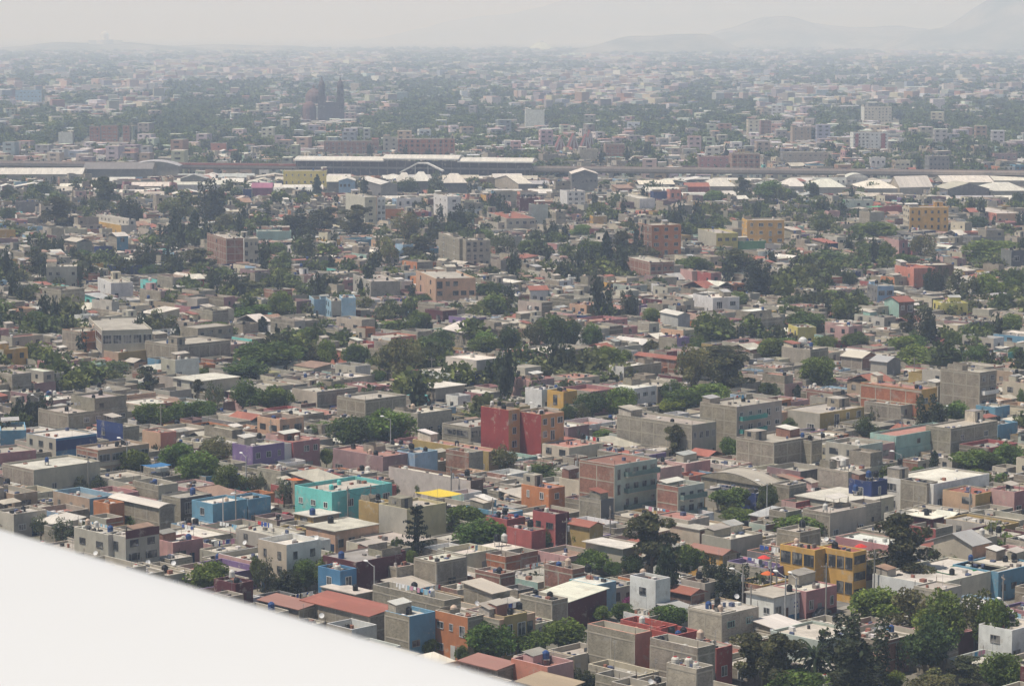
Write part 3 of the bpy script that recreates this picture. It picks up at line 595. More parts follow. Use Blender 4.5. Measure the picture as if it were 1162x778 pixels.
HOUSES = '''
A -35 15 122 65 6.5 plaster yellow conc wr=2x2 rooms=0|yellow block with two windows|at the far left edge, pale left wall
A 640 740 1030 25 7.5 block block conc wr=0x0 wl=0x0 rooms=0 par=.3|long grey party-wall block|with a pale roof edge, behind the house with the white wall
A 115 245 425 455 6 plaster blue concl wl=2x3 wr=0x0 band=R,3.6,5.8,cobalt rooms=0 par=.3|blue-banded corner workshop|grey left wall and cobalt blue band below the roof
A 425 540 612 405 7.5 navy block conc rooms=0 band=L,5,7.4,cobalt par=.5|cobalt blue parapet block|raised above the blue-banded corner workshop
A -60 2 115 420 5 sky sky conc th=12 d=12 wr=0x0 rooms=0|bright blue blank wall building|low, at the left edge under a dark tree
A 335 430 655 505 7.5 brick tan conc wide=1 wl=1x2 wr=2x4 rooms=0 band=R,3.2,3.9,cream|tan shop with dark windows|brick left wall, two rows of large windows
A 10 148 440 592 6 block plaster concl wr=1x5 wl=0x0 rooms=0 par=.4|long pale grey workshop|low, with yellow roof tanks and a row of windows
A 625 705 775 430 6 peach coral salmon wl=1x1 wr=0x0 rooms=0|peach orange box house|with a brown tank stand on its roof
A 1050 1110 1250 490 6.5 purple purple concl wr=2x3 wl=1x1 rooms=0|purple house|two storeys, beside the white and salmon houses
A -90 -10 158 520 5 rose rose conc wr=1x3 th=35|dusty red low house|with a rooftop room, at the left edge
A 205 225 292 288 4 rose pink lightroof eave=.3 wr=1x1 rooms=0|small pink house|one window and a white flat roof
A 410 440 480 245 9 concl white conc wl=0x0 wr=0x0 rooms=0 par=.5|narrow white stair tower|standing above grey flat roofs
A 735 770 875 110 6 plaster white conc wr=1x3 rooms=0|white walled low house|below the long grey party-wall block
A 845 870 1050 205 5.5 concl plaster lightroof eave=.35 wr=1x2 rooms=0|pale house with sheet roof|between two round trees
A 280 300 560 345 6 block block conc wr=2x5 wl=0x0 rooms=0|grey house with window row|behind the cobalt blue parapet
E 485 700 712 60 5.5 block block lightroof kind=vv wl=0x0 wr=0x0|white vaulted workshop|low barrel roof beside the dark grey house
E 710 793 930 20 7 block darkgrey conc wl=0x0 wr=2x2 rooms=0 par=.4|dark grey two-storey house|four windows, black tank on the roof
E 925 935 1085 45 6 sky sky lightroof wr=1x3 rooms=0|sky blue house|long front with small windows
E 1085 1090 1190 25 7 sky sky conc wr=1x2 rooms=0|taller sky blue house|right beside the longer sky blue front
E 325 475 550 180 8.5 plaster concl concl wl=2x2 wr=0x0 rooms=0 par=.3|pale apartment block by wing|with maroon vertical ribs and window strips
E 545 552 700 190 8.5 plaster plaster conc wr=3x2 rooms=0 par=.3 band=R,6.9,8.3,maroon|grey block with maroon band|right next to the pale apartment block by the wing
E 700 760 893 215 4 pink rose lightroof wl=1x1 wr=1x2 rooms=0|low pink house|with a black tank on the flat roof
E 410 480 545 45 5 orange orange concl wl=1x1 wr=0x0 rooms=0|small orange house|below the white vaulted workshop
E 1000 1035 1112 395 6.5 maroon maroon concd wr=2x2 rooms=0|maroon house by the wing|dark red walls, partly behind a tree
E 30 60 205 90 4 concl plaster concl wr=1x2 rooms=0|low beige roofs at left edge|just above the wing
B 172 335 600 690 7.4 turq turq concl wf=white wl=2x3 wr=2x5 rooms=0 par=.7|turquoise two-storey building|with turquoise tanks and parapet, the brightest in the district
B 160 165 282 470 6.5 redpink rose salmon wr=2x3 rooms=0 par=.2|salmon pink house|three dark windows under a red roof
B 48 55 160 487 6 white white conc wr=1x2 rooms=0|white house with two windows|between the purple and the salmon pink houses
B 340 560 670 535 6 mauve mauve salmon wl=1x4 wr=1x2 rooms=0 par=.3|mauve house with salmon roof|long and low
B 670 700 800 520 6 lightblue lightblue conc wr=1x1 rooms=0|small light blue house|with black tanks on the roof
B 990 1112 1150 330 11.5 red apricot salmon wl=0x0 wr=4x1 rooms=0 par=.5|rear wing of red building|red side wall behind the red and orange block
C 20 132 232 350 10.8 red apricot salmon wl=0x0 wr=4x3 rooms=0 par=.5|red and orange apartment block|blank red side wall, orange front with pale windows
B 935 945 1112 405 7 block plaster conc wide=1 wr=2x5 rooms=0 par=.4|grey building with ribbon windows|left of the red and orange apartment block
B 690 1025 1060 512 5.5 ochre peach salmon wl=1x6 wr=0x0 rooms=0 par=.25|long ochre row house|with a red roof and scalloped parapet
B 805 860 1085 170 6 white block lightroof wr=0x0 wl=1x2 rooms=0 band=R,2.5,5.5,cobalt par=.3|blue and white rooftop building|with a cobalt wall under its white roof
B 480 482 662 285 9 block block conc wr=0x0 wl=0x0 rooms=0|tall blank grey block wall|in front of a wide tree
B 665 712 862 345 6.5 plaster blockl concl wr=1x4 wl=0x0 rooms=1|pale grey house with window strip|right of the tall blank grey wall
B 585 945 952 640 5 concl brown lightroof wl=0x0 wr=0x0 rooms=0 par=.5|long low building with white roof|behind the turquoise building
B 160 270 450 250 5.5 beige block conc wl=0x0 wr=0x0 rooms=1|beige house with drum room|below the olive trees
B 755 790 920 235 5 block plaster lightroof eave=.4 wr=1x1 rooms=0|small house under white slab|left of the grey blocks
F 234 255 368 65 4.5 ochre tan lightroof eave=.3 rooms=0 wr=1x2|small tan pavilion|with a cream slab roof below the turquoise building
F 300 350 540 128 4.5 peach peach concl wl=1x1 wr=1x4 rooms=0 eave=.25|low peach bungalow|four pale windows under a beige roof
B 525 540 612 740 8 ochre ochre conc wr=3x2 wl=1x1 rooms=1|narrow ochre house|right of the turquoise building
F 612 665 838 28 8.5 plaster paleyel conc wl=0x0 wr=0x0 rooms=1 par=.5|pale yellow blank-walled house|grey left wall, large plain yellow right wall
F 370 372 436 300 6.5 blue blue conc wr=2x1 rooms=0|blue house behind the trees|narrow front beside the maroon house
F 437 440 650 262 6.5 maroon maroon concd wr=1x3 rooms=0 par=.2|maroon house|long dark red front beside the blue house
F 410 520 660 235 5 cream maroon salmon wl=0x0 wr=0x0 rooms=0 par=.2|house with salmon terrace|cream parapet wall behind the maroon house
F 583 620 705 285 5 block blockl salmon wl=0x0 wr=0x0 rooms=0 par=.15|small grey box with salmon roof|left of the grey house with the white door
F 710 795 930 262 6.2 block block concl wl=0x0 wr=1x1 rooms=0 par=.2|grey house with white lit wall|right of the dark conifer
F 515 830 866 430 5 block block conc wl=0x0 wr=0x0 rooms=0 par=1.0|long grey wall with laundry terrace|running down toward the light blue house
F 615 676 790 500 6.3 block sky concl wl=0x0 wr=1x2 rooms=0 par=.6|light blue house with parapet|beside the orange house
F 788 932 968 505 6.5 orange block conc wl=2x3 wr=0x0 rooms=1 par=.4|orange house with white windows|beside the light blue house
F 968 1072 1230 515 7.5 block peach conc wl=0x0 wr=2x3 rooms=1|peach house behind round tree|tan front with two rows of windows
F 915 1040 1117 400 5 block block asb wl=0x0 wr=0x0 kind=sv|workshop with rusty sheet roof|sloping roof, right of the laundry terrace
F 965 1075 1130 315 4.5 brick brick salmon wl=0x0 wr=0x0 rooms=0|small brick house with red terrace|above the rusty sheet roof
F 1020 1100 1145 210 3.5 white brown lightroof eave=.5 rooms=0 wl=0x0 wr=0x0|little white-roofed pavilion|open sided roof right of the trees
F 205 500 610 500 4.5 block block terra kind=su wl=0x0 wr=0x0|long red sheet roof|low roof just above the wing
F 15 190 230 470 4 block block salmon kind=su wl=0x0 wr=0x0|pale pink sheet roof|low, at the wing edge
F 290 440 515 405 4.5 blockl block concl rooms=0 wl=0x0 wr=0x0 eave=.2|low house with beige slab roof|above the long red sheet roof
F 900 1060 1110 735 4.5 block block salmon kind=su wl=0x0 wr=0x0|striped red and white sheet roof|at the bottom near the wing
C 545 740 752 112 5 brick brick terra kind=gv wl=0x0 wr=0x0|long brick shed with red roof|beside the great dark tree
C 465 795 902 395 9.5 block plaster conc wl=0x0 wr=2x4 rooms=1 par=.5|long grey unfinished block|framed block wall and balconies at its right end
C 430 540 640 235 7.5 white white lightroof wl=1x1 wr=2x3 rooms=1 par=.2|white two-storey house|between trees
C 228 230 290 250 6 yellow yellow conc wr=1x2 rooms=0|small yellow house|between the white and the leafy corner
C 128 135 228 240 5.5 white white lightroof wr=1x2 rooms=0|low white house with arch|left of the small yellow house
C 0 90 190 200 7.5 pink pink salmon wl=1x2 wr=2x1 rooms=0|pink house with tower|above the red and orange apartment block
C 378 455 642 572 11.5 brick tealgrey brick wl=0x0 wr=4x5 rooms=0 par=.3 balc=R,3.2:6.3:9.4,.22,.98,rail|pale green apartment block|brick side wall and long balconies
C 640 735 850 668 9 brick tealgrey conc wl=0x0 wr=3x3 rooms=0 par=.8 balc=R,2.8:5.8,.05,.95,rail|smaller pale green apartment house|brick side wall, laundry on its roof
C 45 165 236 675 7.5 orange orange salmon wl=2x2 wr=2x1 rooms=1 par=.2|bright orange house|deep orange cube with few windows
C 235 300 378 640 6 cream cream brown wl=1x2 wr=1x2 rooms=0 par=.1|cream house with teal railing|left of the pale green apartment block
C 380 520 585 525 4.5 block white terra wl=0x0 wr=1x2 rooms=0 par=.1|white house with wide red roof|above the pale green apartment block
C 250 255 402 495 5 cream cream salmon wr=1x4 rooms=0 par=.2|low cream house|between the red block and the wide red roof
C 300 395 445 725 6 block darkgrey conc wl=0x0 wr=1x2 rooms=1|grey house beside orange house|with two wide dark windows
C 835 1100 1180 660 4 block block asb kind=vu wl=0x0 wr=0x0|corrugated vault roofs|beige barrel sheds between trees
C 765 768 876 565 4.5 pink pink conc wr=1x2 rooms=0|pink house with scalloped parapet|left of the corrugated vault roofs
C 650 655 750 585 5 pink pink concl wr=1x1 rooms=0|small bright pink room|behind the smaller pale green house
C 830 992 1190 315 11 block plaster conc wl=0x0 wr=4x5 rooms=1 par=.5 balc=R,2.8:5.6:8.4,.05,.6,teal|large grey tenement|framed block wall, balconies hung with laundry
C 990 1155 1330 472 9.5 block block conc wl=0x0 wr=0x0 rooms=1 par=.4|big blank grey warehouse|block walls, below the large grey tenement
C 430 495 660 140 6 white block lightroof wl=1x1 wr=1x2 rooms=1|white house by red shed|cube with a flat roof
D 443 712 780 240 9.5 brickr yellow salmon wl=0x0 wr=2x2 rooms=1 par=.3 stripes=L,3.2,6.2,9.2|long striped brick building|pale stripes and a yellow end wall
D 780 785 878 225 8.5 blockl blockl conc wr=2x2 rooms=0|grey annex behind striped building|two rows of windows
D 795 968 1042 165 11.5 block block conc wl=0x0 wr=4x2 rooms=1 par=.4 balc=R,3.3:6.6,.1,.95,white|tall unfinished grey house|balconies toward the street
D 615 705 735 435 4.5 teal teal conc wl=1x1 wr=0x0 rooms=0|teal walled yard building|left of the dark conifer
D 790 840 1046 410 9.5 block block asb wl=0x0 wr=2x2 rooms=1 par=.4|bare grey three-storey shell|right of the dark conifer
D 105 265 460 345 7 plaster ochre conc wl=1x2 wr=2x4 rooms=1 par=.3|grey house with ochre street front|in the middle of a row of low blocks
D 60 228 275 465 9 block block conc wl=0x0 wr=0x0 rooms=0 par=.4|grey blank house with three tanks|black tanks in a row on the roof
D 255 390 490 600 6.5 blockl plaster concl wl=0x0 wr=1x2 rooms=1 par=.2|pale grey stepped house|in front of the three-tank house
D 620 735 740 650 6.5 block block conc wl=0x0 wr=0x0 rooms=0|grey side house|left of the long white house
D 725 765 1010 655 6.5 white white lightroof wr=1x4 rooms=1 par=.3|long white modern house|stepped white walls and dark openings
D 160 400 590 745 4 plaster cream lightroof wl=0x0 wr=1x3 eave=.3 rooms=0|low building with cream slab roofs|left of the navy house
D 488 492 562 645 6.5 navy navy conc wr=2x1 rooms=0|narrow navy blue house|above the cream slab roofs
D 1033 1036 1100 318 5 sky sky lightroof wr=1x2 rooms=0|sky blue corner house|at the right edge
D 1045 1048 1135 395 5.5 sky sky conc wr=1x1 rooms=0|second sky blue house|below the sky blue corner house
D 360 450 520 102 7 block brick lightroof kind=gv wl=0x0 wr=0x0|grey shed with white gable roof|right of the round tree
D 488 560 620 120 6.5 plaster slate tin kind=gv wl=0x0 wr=0x0|pale shed with grey sheet roof|behind the striped brick building
D 97 200 232 60 6 blockl block lightroof wl=0x0 wr=0x0 rooms=0 par=.1|grey box with white water ball|spherical tank on a pale roof
D 580 600 880 505 4 green mint salmon wl=0x0 wr=1x3 rooms=0 par=.3|low house with red terrace roofs|below the teal walled yard
D 1045 1120 1200 690 7 pink rose conc wl=0x0 wr=1x2 rooms=0|dull pink house at right edge|below the trees
D 205 322 360 250 4 brick block terra wl=0x0 wr=0x0 rooms=0|low house with bright red roof|left of the striped brick building
D 460 620 712 310 7 block blockl conc wl=0x0 wr=2x2 rooms=1|plain grey house with white coping|below the striped brick building
G 95 195 250 20 8.5 redpink maroon conc wl=2x2 wr=0x0 rooms=0|bright pink-red house|red left wall with windows
F 1080 1105 1185 75 7 redpink redpink terra wr=2x2 rooms=0|lower pink-red house|left of the bright pink-red house
G -20 90 98 95 6 redpink redpink terra wl=1x2 wr=0x0 rooms=0|pink-red house behind shrubs|windows in a red wall
G 250 345 385 78 5.5 ochre ochre terra kind=gv wl=0x0 wr=1x1|small yellow house with red roof|beside the grey house
G 328 492 562 172 5 beige tan lightroof wl=1x3 wr=1x2 eave=.5 rooms=0|beige house with white slab roof|left of the great eucalyptus
G 700 828 870 90 5.5 beige brick asb wl=1x1 wr=0x0 eave=.2 rooms=0|brown shed house|with a beige wall and slab roof
G 780 930 938 200 4.5 yellow block salmon kind=gv wl=0x0 wr=0x0|salmon gable roof with yellow end|right of the great tree
G 705 790 842 375 4 brown brick terra kind=gv wl=0x0 wr=1x2|low house with terracotta roof|between the tall cypress and the casuarinas
G 335 545 548 547 8 block coral concl wl=0x0 wr=0x0 rooms=0 par=1.0|left block of red court house|blank grey wall with a sunken roof terrace
G 545 590 612 565 7.5 coral coral concl wl=0x0 wr=1x1 rooms=0 par=.3|coral recess of court house|pink bay with two small windows
G 610 820 898 608 8 block block concl wl=0x0 wr=0x0 rooms=0 par=1.0|right block of red court house|long grey wall with pale coping
G 480 660 690 520 8 scarlet scarlet concl wl=0x0 wr=0x0 rooms=0 par=1.2|scarlet rear terrace|red parapet of the court house
G 725 728 822 550 8 scarlet scarlet conc wr=0x0 rooms=0 par=.8|scarlet stair wall|beside the court house terrace
G 898 902 962 610 7.5 scarlet scarlet conc wr=1x1 rooms=0 par=.2|scarlet end house|one white-framed window
G 778 922 925 455 8 block block concl wl=0x0 wr=0x0 rooms=0 par=.1|left cube of grey twin house|blank block wall beside the green-framed windows
G 922 926 1088 462 7.8 blockl blockl concl wr=2x2 wf=mint rooms=0 par=.1|grey house with green window frames|black tank on the roof
G 20 170 420 435 4 maroon maroon lightroof kind=su wl=0x0 wr=0x0|white sheet roofs|bright sheets above a dark red wall
G 40 180 190 400 5.5 block block conc wl=0x0 wr=0x0 rooms=0|grey house with laundry and black tank|between the white sheet roofs
G 255 375 462 330 5 teal lightblue lightroof wl=0x0 wr=1x1 rooms=0 par=.1|small teal and blue house|light roof among trees
G 560 635 648 310 6.5 white white brown wl=2x1 wr=0x0 rooms=0|small white two-storey house|left of the tall cypress
G 0 160 275 690 4.5 coral pink salmon wl=0x0 wr=0x0 rooms=0 par=1.1|coral walled roof terrace|at the bottom left of the court house
G 715 815 850 700 6 blockl block conc wl=1x1 wr=0x0 rooms=0|pale house with red-lidded tanks|at the bottom, below the court house
G 30 210 310 800 4.5 block block tan kind=su wl=0x0 wr=0x0|tan sheet roof|at the bottom, beside the coral terrace
G 145 270 278 262 5.5 brick brick salmon wl=0x0 wr=0x0 rooms=0 par=.8|brick house with red terrace|left of the beige house
G 870 965 1105 130 5 plaster plaster lightroof wl=1x1 wr=1x2 rooms=0|pale low house with white tanks|right of the brown shed house
G -40 -30 70 470 6.5 tan ochre conc wr=2x2 rooms=0|ochre house behind trees|left of the white sheet roofs
H 90 243 262 178 8.1 yellow yellow terra wide=1 wl=2x3 wr=1x0 rooms=0 par=.2|left wing of yellow corner building|mustard wall with four windows
H 264 412 460 188 8.2 yellow yellow terra wide=1 wl=2x4 wr=3x1 rooms=0 par=.2 sub=4|yellow corner building|mustard walls with window bands and a red roof
H 455 458 572 225 5.6 darkgrey plaster rust wr=2x3 rooms=0 par=.2 band=R,2.4,3.4,maroon|grey shop house with maroon band|right of the yellow corner building
H 60 205 340 360 4.3 rose rose concl wl=0x0 wr=1x3 rooms=0 par=.2 band=R,.05,1,maroon|pink corner shop|low, on the street below the yellow building
H -60 62 182 388 4.2 white white conc wl=1x2 wr=1x3 rooms=0 eave=.3 band=R,.05,.9,blue|white and blue corner shop|left of the pink corner shop
H 75 178 268 100 6 block block conc wl=0x0 wr=0x0 rooms=0 par=.6|grey roof terrace house|behind the yellow corner building
H 765 935 1010 160 5.5 beige peach tin kind=gu wl=0x0 wr=1x2|beige house with grey gable roof|at the right, beside a round tree
H 1035 1050 1230 275 4.5 sky sky concl wr=1x4 rooms=0 par=.3|light blue front with white panels|at the right edge
H 685 760 1090 330 4.5 white cream lightroof wl=1x1 wr=0x0 rooms=0 par=.3|long white terrace house|cream sunlit roof at the right
H 1065 1110 1240 530 6 white white concl wr=1x3 rooms=0 par=.3 band=R,.1,2,navy|pale building at right edge|behind the big green trees
H 1040 1130 1200 235 4 block block conc wl=0x0 wr=0x0 rooms=0|grey walled yard house|above the light blue front
H 190 310 470 15 7 block plaster conc wl=0x0 wr=1x3 rooms=1|grey house with red parasol|above the grey roof terrace
H 670 760 808 40 4.5 maroon maroon lightroof wl=0x0 wr=1x2 eave=.4 rooms=0|maroon house with cream roof|right of the eucalyptus
H 480 540 662 580 5 block brick concl wl=0x0 wr=0x0 rooms=0 par=.4|brick house with laundry roof|in front of the big green trees
4 700 765 823 330 13 brick brick conc wl=4x1 wr=0x0 th=20 rooms=1|brown brick apartment block|left one of a pair of brick apartment blocks
4 823 825 874 330 13 white plaster conc wr=4x3 th=12 d=14 rooms=0|pale front of brick block|rows of dark windows
4 300 410 462 285 5 yellow concl conc th=30 wl=1x3 wr=0x0 rooms=0|yellow and grey school building|long low yellow side
4 -40 -20 52 300 5.5 yellow yellow conc th=12 d=10 wr=1x3 rooms=0|yellow shop at left edge|above the trees
4 360 362 550 420 4.5 cobalt cobalt conc th=5 d=9 wr=0x0 rooms=0 par=.3|long cobalt blue warehouse|plain blue walls behind dark trees
4 1060 1062 1118 535 7 lightblue lightblue conc th=12 d=12 wr=1x3 rooms=0|light blue house with windows|beside the green netting
4 1118 1120 1210 540 8 lightblue plaster conc th=12 d=12 wr=1x1 rooms=0|taller pale blue block|next to the light blue house
4 330 375 450 480 7 white white conc wl=2x1 wr=1x2 rooms=0 th=20|small white house with red coping|left of centre in the middle distance
4 155 157 260 425 8 blockl plaster concl th=10 d=12 wr=2x4 rooms=0|beige low apartment house|left of the cobalt blue warehouse
4 300 345 515 640 10 blockl plaster conc wide=1 wl=2x2 wr=2x5 rooms=1 th=15|long grey school block|continuous bands of windows
4 210 275 352 645 8 block orange conc wl=0x0 wr=2x2 rooms=0 balc=R,3:5.6,.05,.95,orange|grey house with orange balconies|left of the long grey school block
4 50 52 120 205 8 blockl slate conc th=10 d=10 wr=0x0 rooms=0|plain grey cube building|at the far left
4 865 870 985 305 6 mint mint concl th=8 d=10 wr=1x4 rooms=0|mint green low building|right of the brick apartment blocks
4 490 600 780 690 7 block block conc wl=0x0 wr=0x0 rooms=1|long grey walled rooftop house|left of the olive trees
4 350 400 515 715 4.5 tan ochre concl wl=0x0 wr=1x2 rooms=0|tan walled terrace house|below the long grey school block
1 957 958 1104 578 12 paleyel lemon conc th=2 d=14 wr=3x7 rooms=0 par=.4|pale yellow three-storey school|rows of dark windows, below the railway station
1 795 822 850 640 7 navy navy conc th=2 d=10 wr=0x0 rooms=0|dark blue hall|left of the magenta hall
1 850 852 920 635 7.5 magenta magenta magenta th=2 d=14 wr=0x0 rooms=0 kind=vu|magenta hall|curved magenta wall below the viaduct
1 280 282 515 572 9 slate slate slate th=2 d=26 wr=0x0 kind=gu rooms=0|grey market hall|long grey roof below the viaduct
1 430 432 605 562 9 slate slate tin th=2 d=24 wr=0x0 kind=vv|arched hangar|white arch roof beside the viaduct
1 -80 -78 278 590 7 plaster plaster tinl th=2 d=22 wr=0x0 kind=gu|long white-roofed hall|at the far left below the viaduct
1 583 585 760 625 5 white white tinl th=2 d=20 wr=0x0 kind=gu|low white shed|between the arched hangar and the yellow school
1 608 610 700 605 8 slate slate tin th=2 d=14 wr=0x0 kind=gv|small grey gable shed|behind the low white shed
5 330 400 410 330 12 block block conc th=15 wl=5x2 wr=0x0 rooms=1|left grey tower block|five storeys of raw concrete
5 410 422 505 335 12 block blockl conc th=10 d=14 wr=5x4 rooms=1|right grey tower block|with dark stairwell shafts
5 253 320 455 465 9.5 peach peach conc th=14 wl=3x2 wr=3x5 rooms=1|peach apartment house|three storeys with balconies
5 40 100 200 475 7.5 plaster blockl conc th=15 wl=2x3 wr=0x0 rooms=1|grey house with square windows|left of the peach apartment house
5 15 80 120 190 15 concl cream conc th=18 wl=1x0 wr=5x1 rooms=1|cream apartment tower|with brick stairwell, left of the white one
5 120 122 150 190 14 brickr white conc th=10 d=12 wr=5x2 rooms=0|brick striped stair tower|joined to the cream apartment tower
5 148 150 212 230 7 orange orange conc th=8 d=10 wr=0x0 rooms=0|orange walled building|behind dark trees
5 313 360 405 188 13 white white concl th=16 wl=4x3 wr=4x1 rooms=1|white apartment house|with a stepped roof
5 603 605 668 192 10 maroon maroon conc th=8 d=12 wr=0x0 rooms=0|dark red windowless building|right of the white apartment house
5 642 644 700 215 12 slate tealgrey conc th=8 d=9 wr=1x2 rooms=0|pale blue-grey tower house|beside the dark red building
5 493 560 658 262 8 blockl plaster terra th=12 wl=0x0 wr=2x4 rooms=0 par=.1|grey hall with salmon roof|below the dark red building
5 740 765 826 170 10 white white conc th=14 wr=4x3 wl=0x0 rooms=0|white house with black windows|right of the pale blue-grey tower
5 1003 1050 1150 285 15 brick orange conc th=20 wl=5x2 wr=5x3 rooms=1|orange apartment tower|brick left wall and orange balconies
5 955 1045 1127 410 8 brick brick conc th=18 wl=1x3 wr=2x4 rooms=0|long brown brick block|framed brick walls
5 880 1010 1062 195 8 plaster white lightroof th=14 wl=0x0 wr=1x1 rooms=1|white-roofed workshop row|with a pale sheet roof
5 1055 1057 1113 172 7 cobalt cobalt salmon th=8 d=9 wr=0x0 rooms=0|blue and red house|beside the coral house
5 1110 1112 1150 165 8.5 coral coral conc th=8 d=9 wr=2x2 rooms=0|coral house|right of the blue and red house
5 850 852 900 255 6 yellow ochre conc th=8 d=9 wr=1x3 rooms=0|small ochre house|left of the dark trees
5 710 780 868 112 13 slate slate lightroof th=2 kind=gv d=22 wl=0x0 wr=2x6|grey gabled hangar|pale gable roof right of the station
5 520 600 645 145 7 blockl slate lightroof kind=gu th=14 wl=0x0 wr=0x0|hangar with wide white roof|below the station
5 1080 1140 1180 590 6 tin tin tinl kind=gv th=25 wl=0x0 wr=0x0|white metal shed|with a shallow gable, in the middle distance
5 625 640 700 505 4.5 cream white terra kind=gu th=14 wl=0x0 wr=1x2|small house with orange roof|right of the round trees
5 0 2 50 530 9 lightblue lightblue tin th=8 d=10 wr=0x0 rooms=0|pale blue block|left of the dark round tree
5 345 420 530 650 5 block block lightroof kind=gv wl=0x0 wr=0x0 th=30|grey shed with pale gable|between dark round trees
6 225 226 352 268 13 yellow yellow conc th=4 d=14 wr=4x4 rooms=1|yellow apartment tower|tallest yellow block on the right
6 60 122 195 312 8.5 plaster lemon conc th=12 wl=0x0 wr=2x3 rooms=0|yellow-fronted grey house|left of the yellow apartment tower
6 195 197 290 338 5 green green conc th=8 d=10 wr=0x0 rooms=0|low dark green house|below the yellow apartment tower
6 43 110 200 530 7 white white lightroof wl=1x2 wr=2x2 rooms=1 th=20|white modern house|stepped bright walls in the middle distance
6 773 775 907 225 13 cream yellow conc th=3 d=14 wr=4x6 rooms=1|ochre balcony apartment block|with hanging laundry, far right
6 690 740 770 335 9 pink rose conc th=20 wl=0x0 wr=3x1 rooms=0|plain pink block|beside a dark tree
6 725 790 862 430 9 coral coral terra wl=2x2 wr=2x1 rooms=1 th=20|terracotta orange building|stepped, with pipes on the roof
6 790 795 925 420 8 peach brown concl th=10 d=12 wr=1x4 rooms=0|brown building with peach side|behind the terracotta orange building
6 690 740 790 545 7.5 mint brown terra kind=gu th=25 wl=0x0 wr=2x2|mint house with red gable roof|on the right in the middle distance
6 880 882 973 548 5.5 lemon lemon conc th=6 d=10 wr=1x4 rooms=0|bright yellow low school|row of dark windows
6 605 640 690 240 9 block plaster concl th=20 wl=0x0 wr=0x0 rooms=0|pale cube warehouse|plain walls among low houses
6 665 667 722 490 8 slate lightblue conc th=12 d=10 wr=2x2 rooms=0|blue-grey house|left of the terracotta orange building
6 1085 1120 1190 370 9 slate darkgrey conc th=15 wl=0x0 wr=2x2 rooms=0|dark building with pale panels|at the far right edge
6 940 1070 1160 245 5 coral peach concl th=10 wl=0x0 wr=1x4 rooms=0|low peach row|below the white market roofs
6 665 667 750 220 6 redpink redpink conc th=8 d=9 wr=1x3 rooms=0|dusty red row house|left of the ochre balcony block
6 555 557 650 200 7 green tealgrey conc th=5 d=10 wr=2x3 rooms=0|dull green row house|below the white market roofs
6 0 40 50 440 6 pink pink conc wl=1x2 wr=0x0 th=20 rooms=0|small pink house at tree edge|left of the big dark trees
6 395 397 460 630 5 lemon lemon conc th=12 d=9 wr=1x2 rooms=0|small lemon house|among round trees
6 345 440 500 705 6 blockl block concl wl=0x0 wr=0x0 rooms=1|grey house with silver tank|pale walls beside a green tree
6 905 990 1105 325 5 slate slate darkgrey th=6 d=16 wr=1x6 rooms=0|long dark low school|flat dark roof, right
3 370 372 425 630.0 4.5 blockl plaster tinl th=3 d=40 kind=hu rise=3.6 wr=0x0|first white market roof|peaked roof right of a round tree
3 462 464 560 633.0 4.5 blockl plaster tinl th=3 d=40 kind=hu rise=3.6 wr=0x0|second white market roof|wide peaked roof
3 620 622 735 637.0 4.5 blockl plaster lightroof th=3 d=40 kind=hu rise=3.6 wr=0x0|beige market roof|peaked, next to the second white one
3 738 742 852 635.0 4.5 blockl plaster tinl th=24 kind=gu rise=6 wl=0x0 wr=0x0|largest white market roof|broad sloping sheet roof
3 862 905 1045 640 7 slate slate asb th=8 kind=gv d=24 wr=0x0|dark-fronted market hall|open gable with beige roof
3 1045 1047 1180 645.0 4.5 blockl plaster tinl th=3 d=40 kind=hu rise=3.6 wr=0x0|rightmost white market roof|at the right edge
3 890 892 1060 617.0 4.5 blockl plaster lightroof th=2 d=34 kind=gu rise=3 wr=0x0|long beige market roof|just below the viaduct
3 1060 1062 1180 611.0 4.5 blockl plaster lightroof th=2 d=34 kind=gu rise=3 wr=0x0|second long beige market roof|right end, just below the viaduct
3 100 102 190 630.0 4.5 blockl plaster tinl th=3 d=40 kind=hu rise=3.6 wr=0x0|cream market roof|left of a feathery tree
3 455 457 560 600 8 white white conc th=3 d=10 wr=2x6 rooms=0|white office row|windows in two rows under the viaduct
3 560 562 635 600 8 white white tinl th=3 d=12 wr=2x4 kind=vv|white vaulted office|right of the white office row
3 15 17 98 632 5 redpink redpink terra th=3 d=12 wr=0x0 kind=gu|red-roofed market shed|far left of the market roofs
2 -10 -8 48 612 10 slate lightblue tinl th=4 d=22 kind=gv wr=2x4|pale hangar with blue front|left end of the hangar row
2 60 135 190 625 10 slate slate tinl th=14 kind=gv wl=0x0 wr=0x0|white hangar by cream tower|grey walls
2 190 192 240 615 9 slate slate tinl th=4 d=26 kind=hu rise=4.5 wr=0x0|small white peaked hangar|left of a dark tree
2 245 247 300 612 9 slate slate tinl th=4 d=26 kind=hu rise=4.5 wr=0x0|second small white peaked hangar|right of a dark tree
2 345 347 425 618 9 slate slate lightroof th=4 d=26 kind=hu rise=4.5 wr=0x0|cream peaked hangar|with a small yellow annex
2 513 515 612 603 7 blockl slate tinl th=4 d=14 kind=vu wr=0x0|low white shell roof|above the wide white hangar
1 1104 1106 1165 615 9 slate slate lightroof th=4 d=18 kind=gu wr=0x0|beige-roofed hangar|right of the yellow school
2 190 192 385 470 15 rose brickr conc th=3 d=16 wr=5x10 rooms=1|long brick housing block|behind the station
2 -60 -58 128 478 12 rose brick conc th=3 d=14 wr=4x9 rooms=0|lower brick housing block|left of the long brick housing block
2 140 142 190 465 13 blockl plaster conc th=3 d=14 wr=4x2 rooms=0|pale end of brick housing|between the two brick housing blocks
1 300 302 338 428 12 rose brickr conc th=3 d=12 wr=4x2 rooms=0|left brick tower in the haze|first of three small brick towers
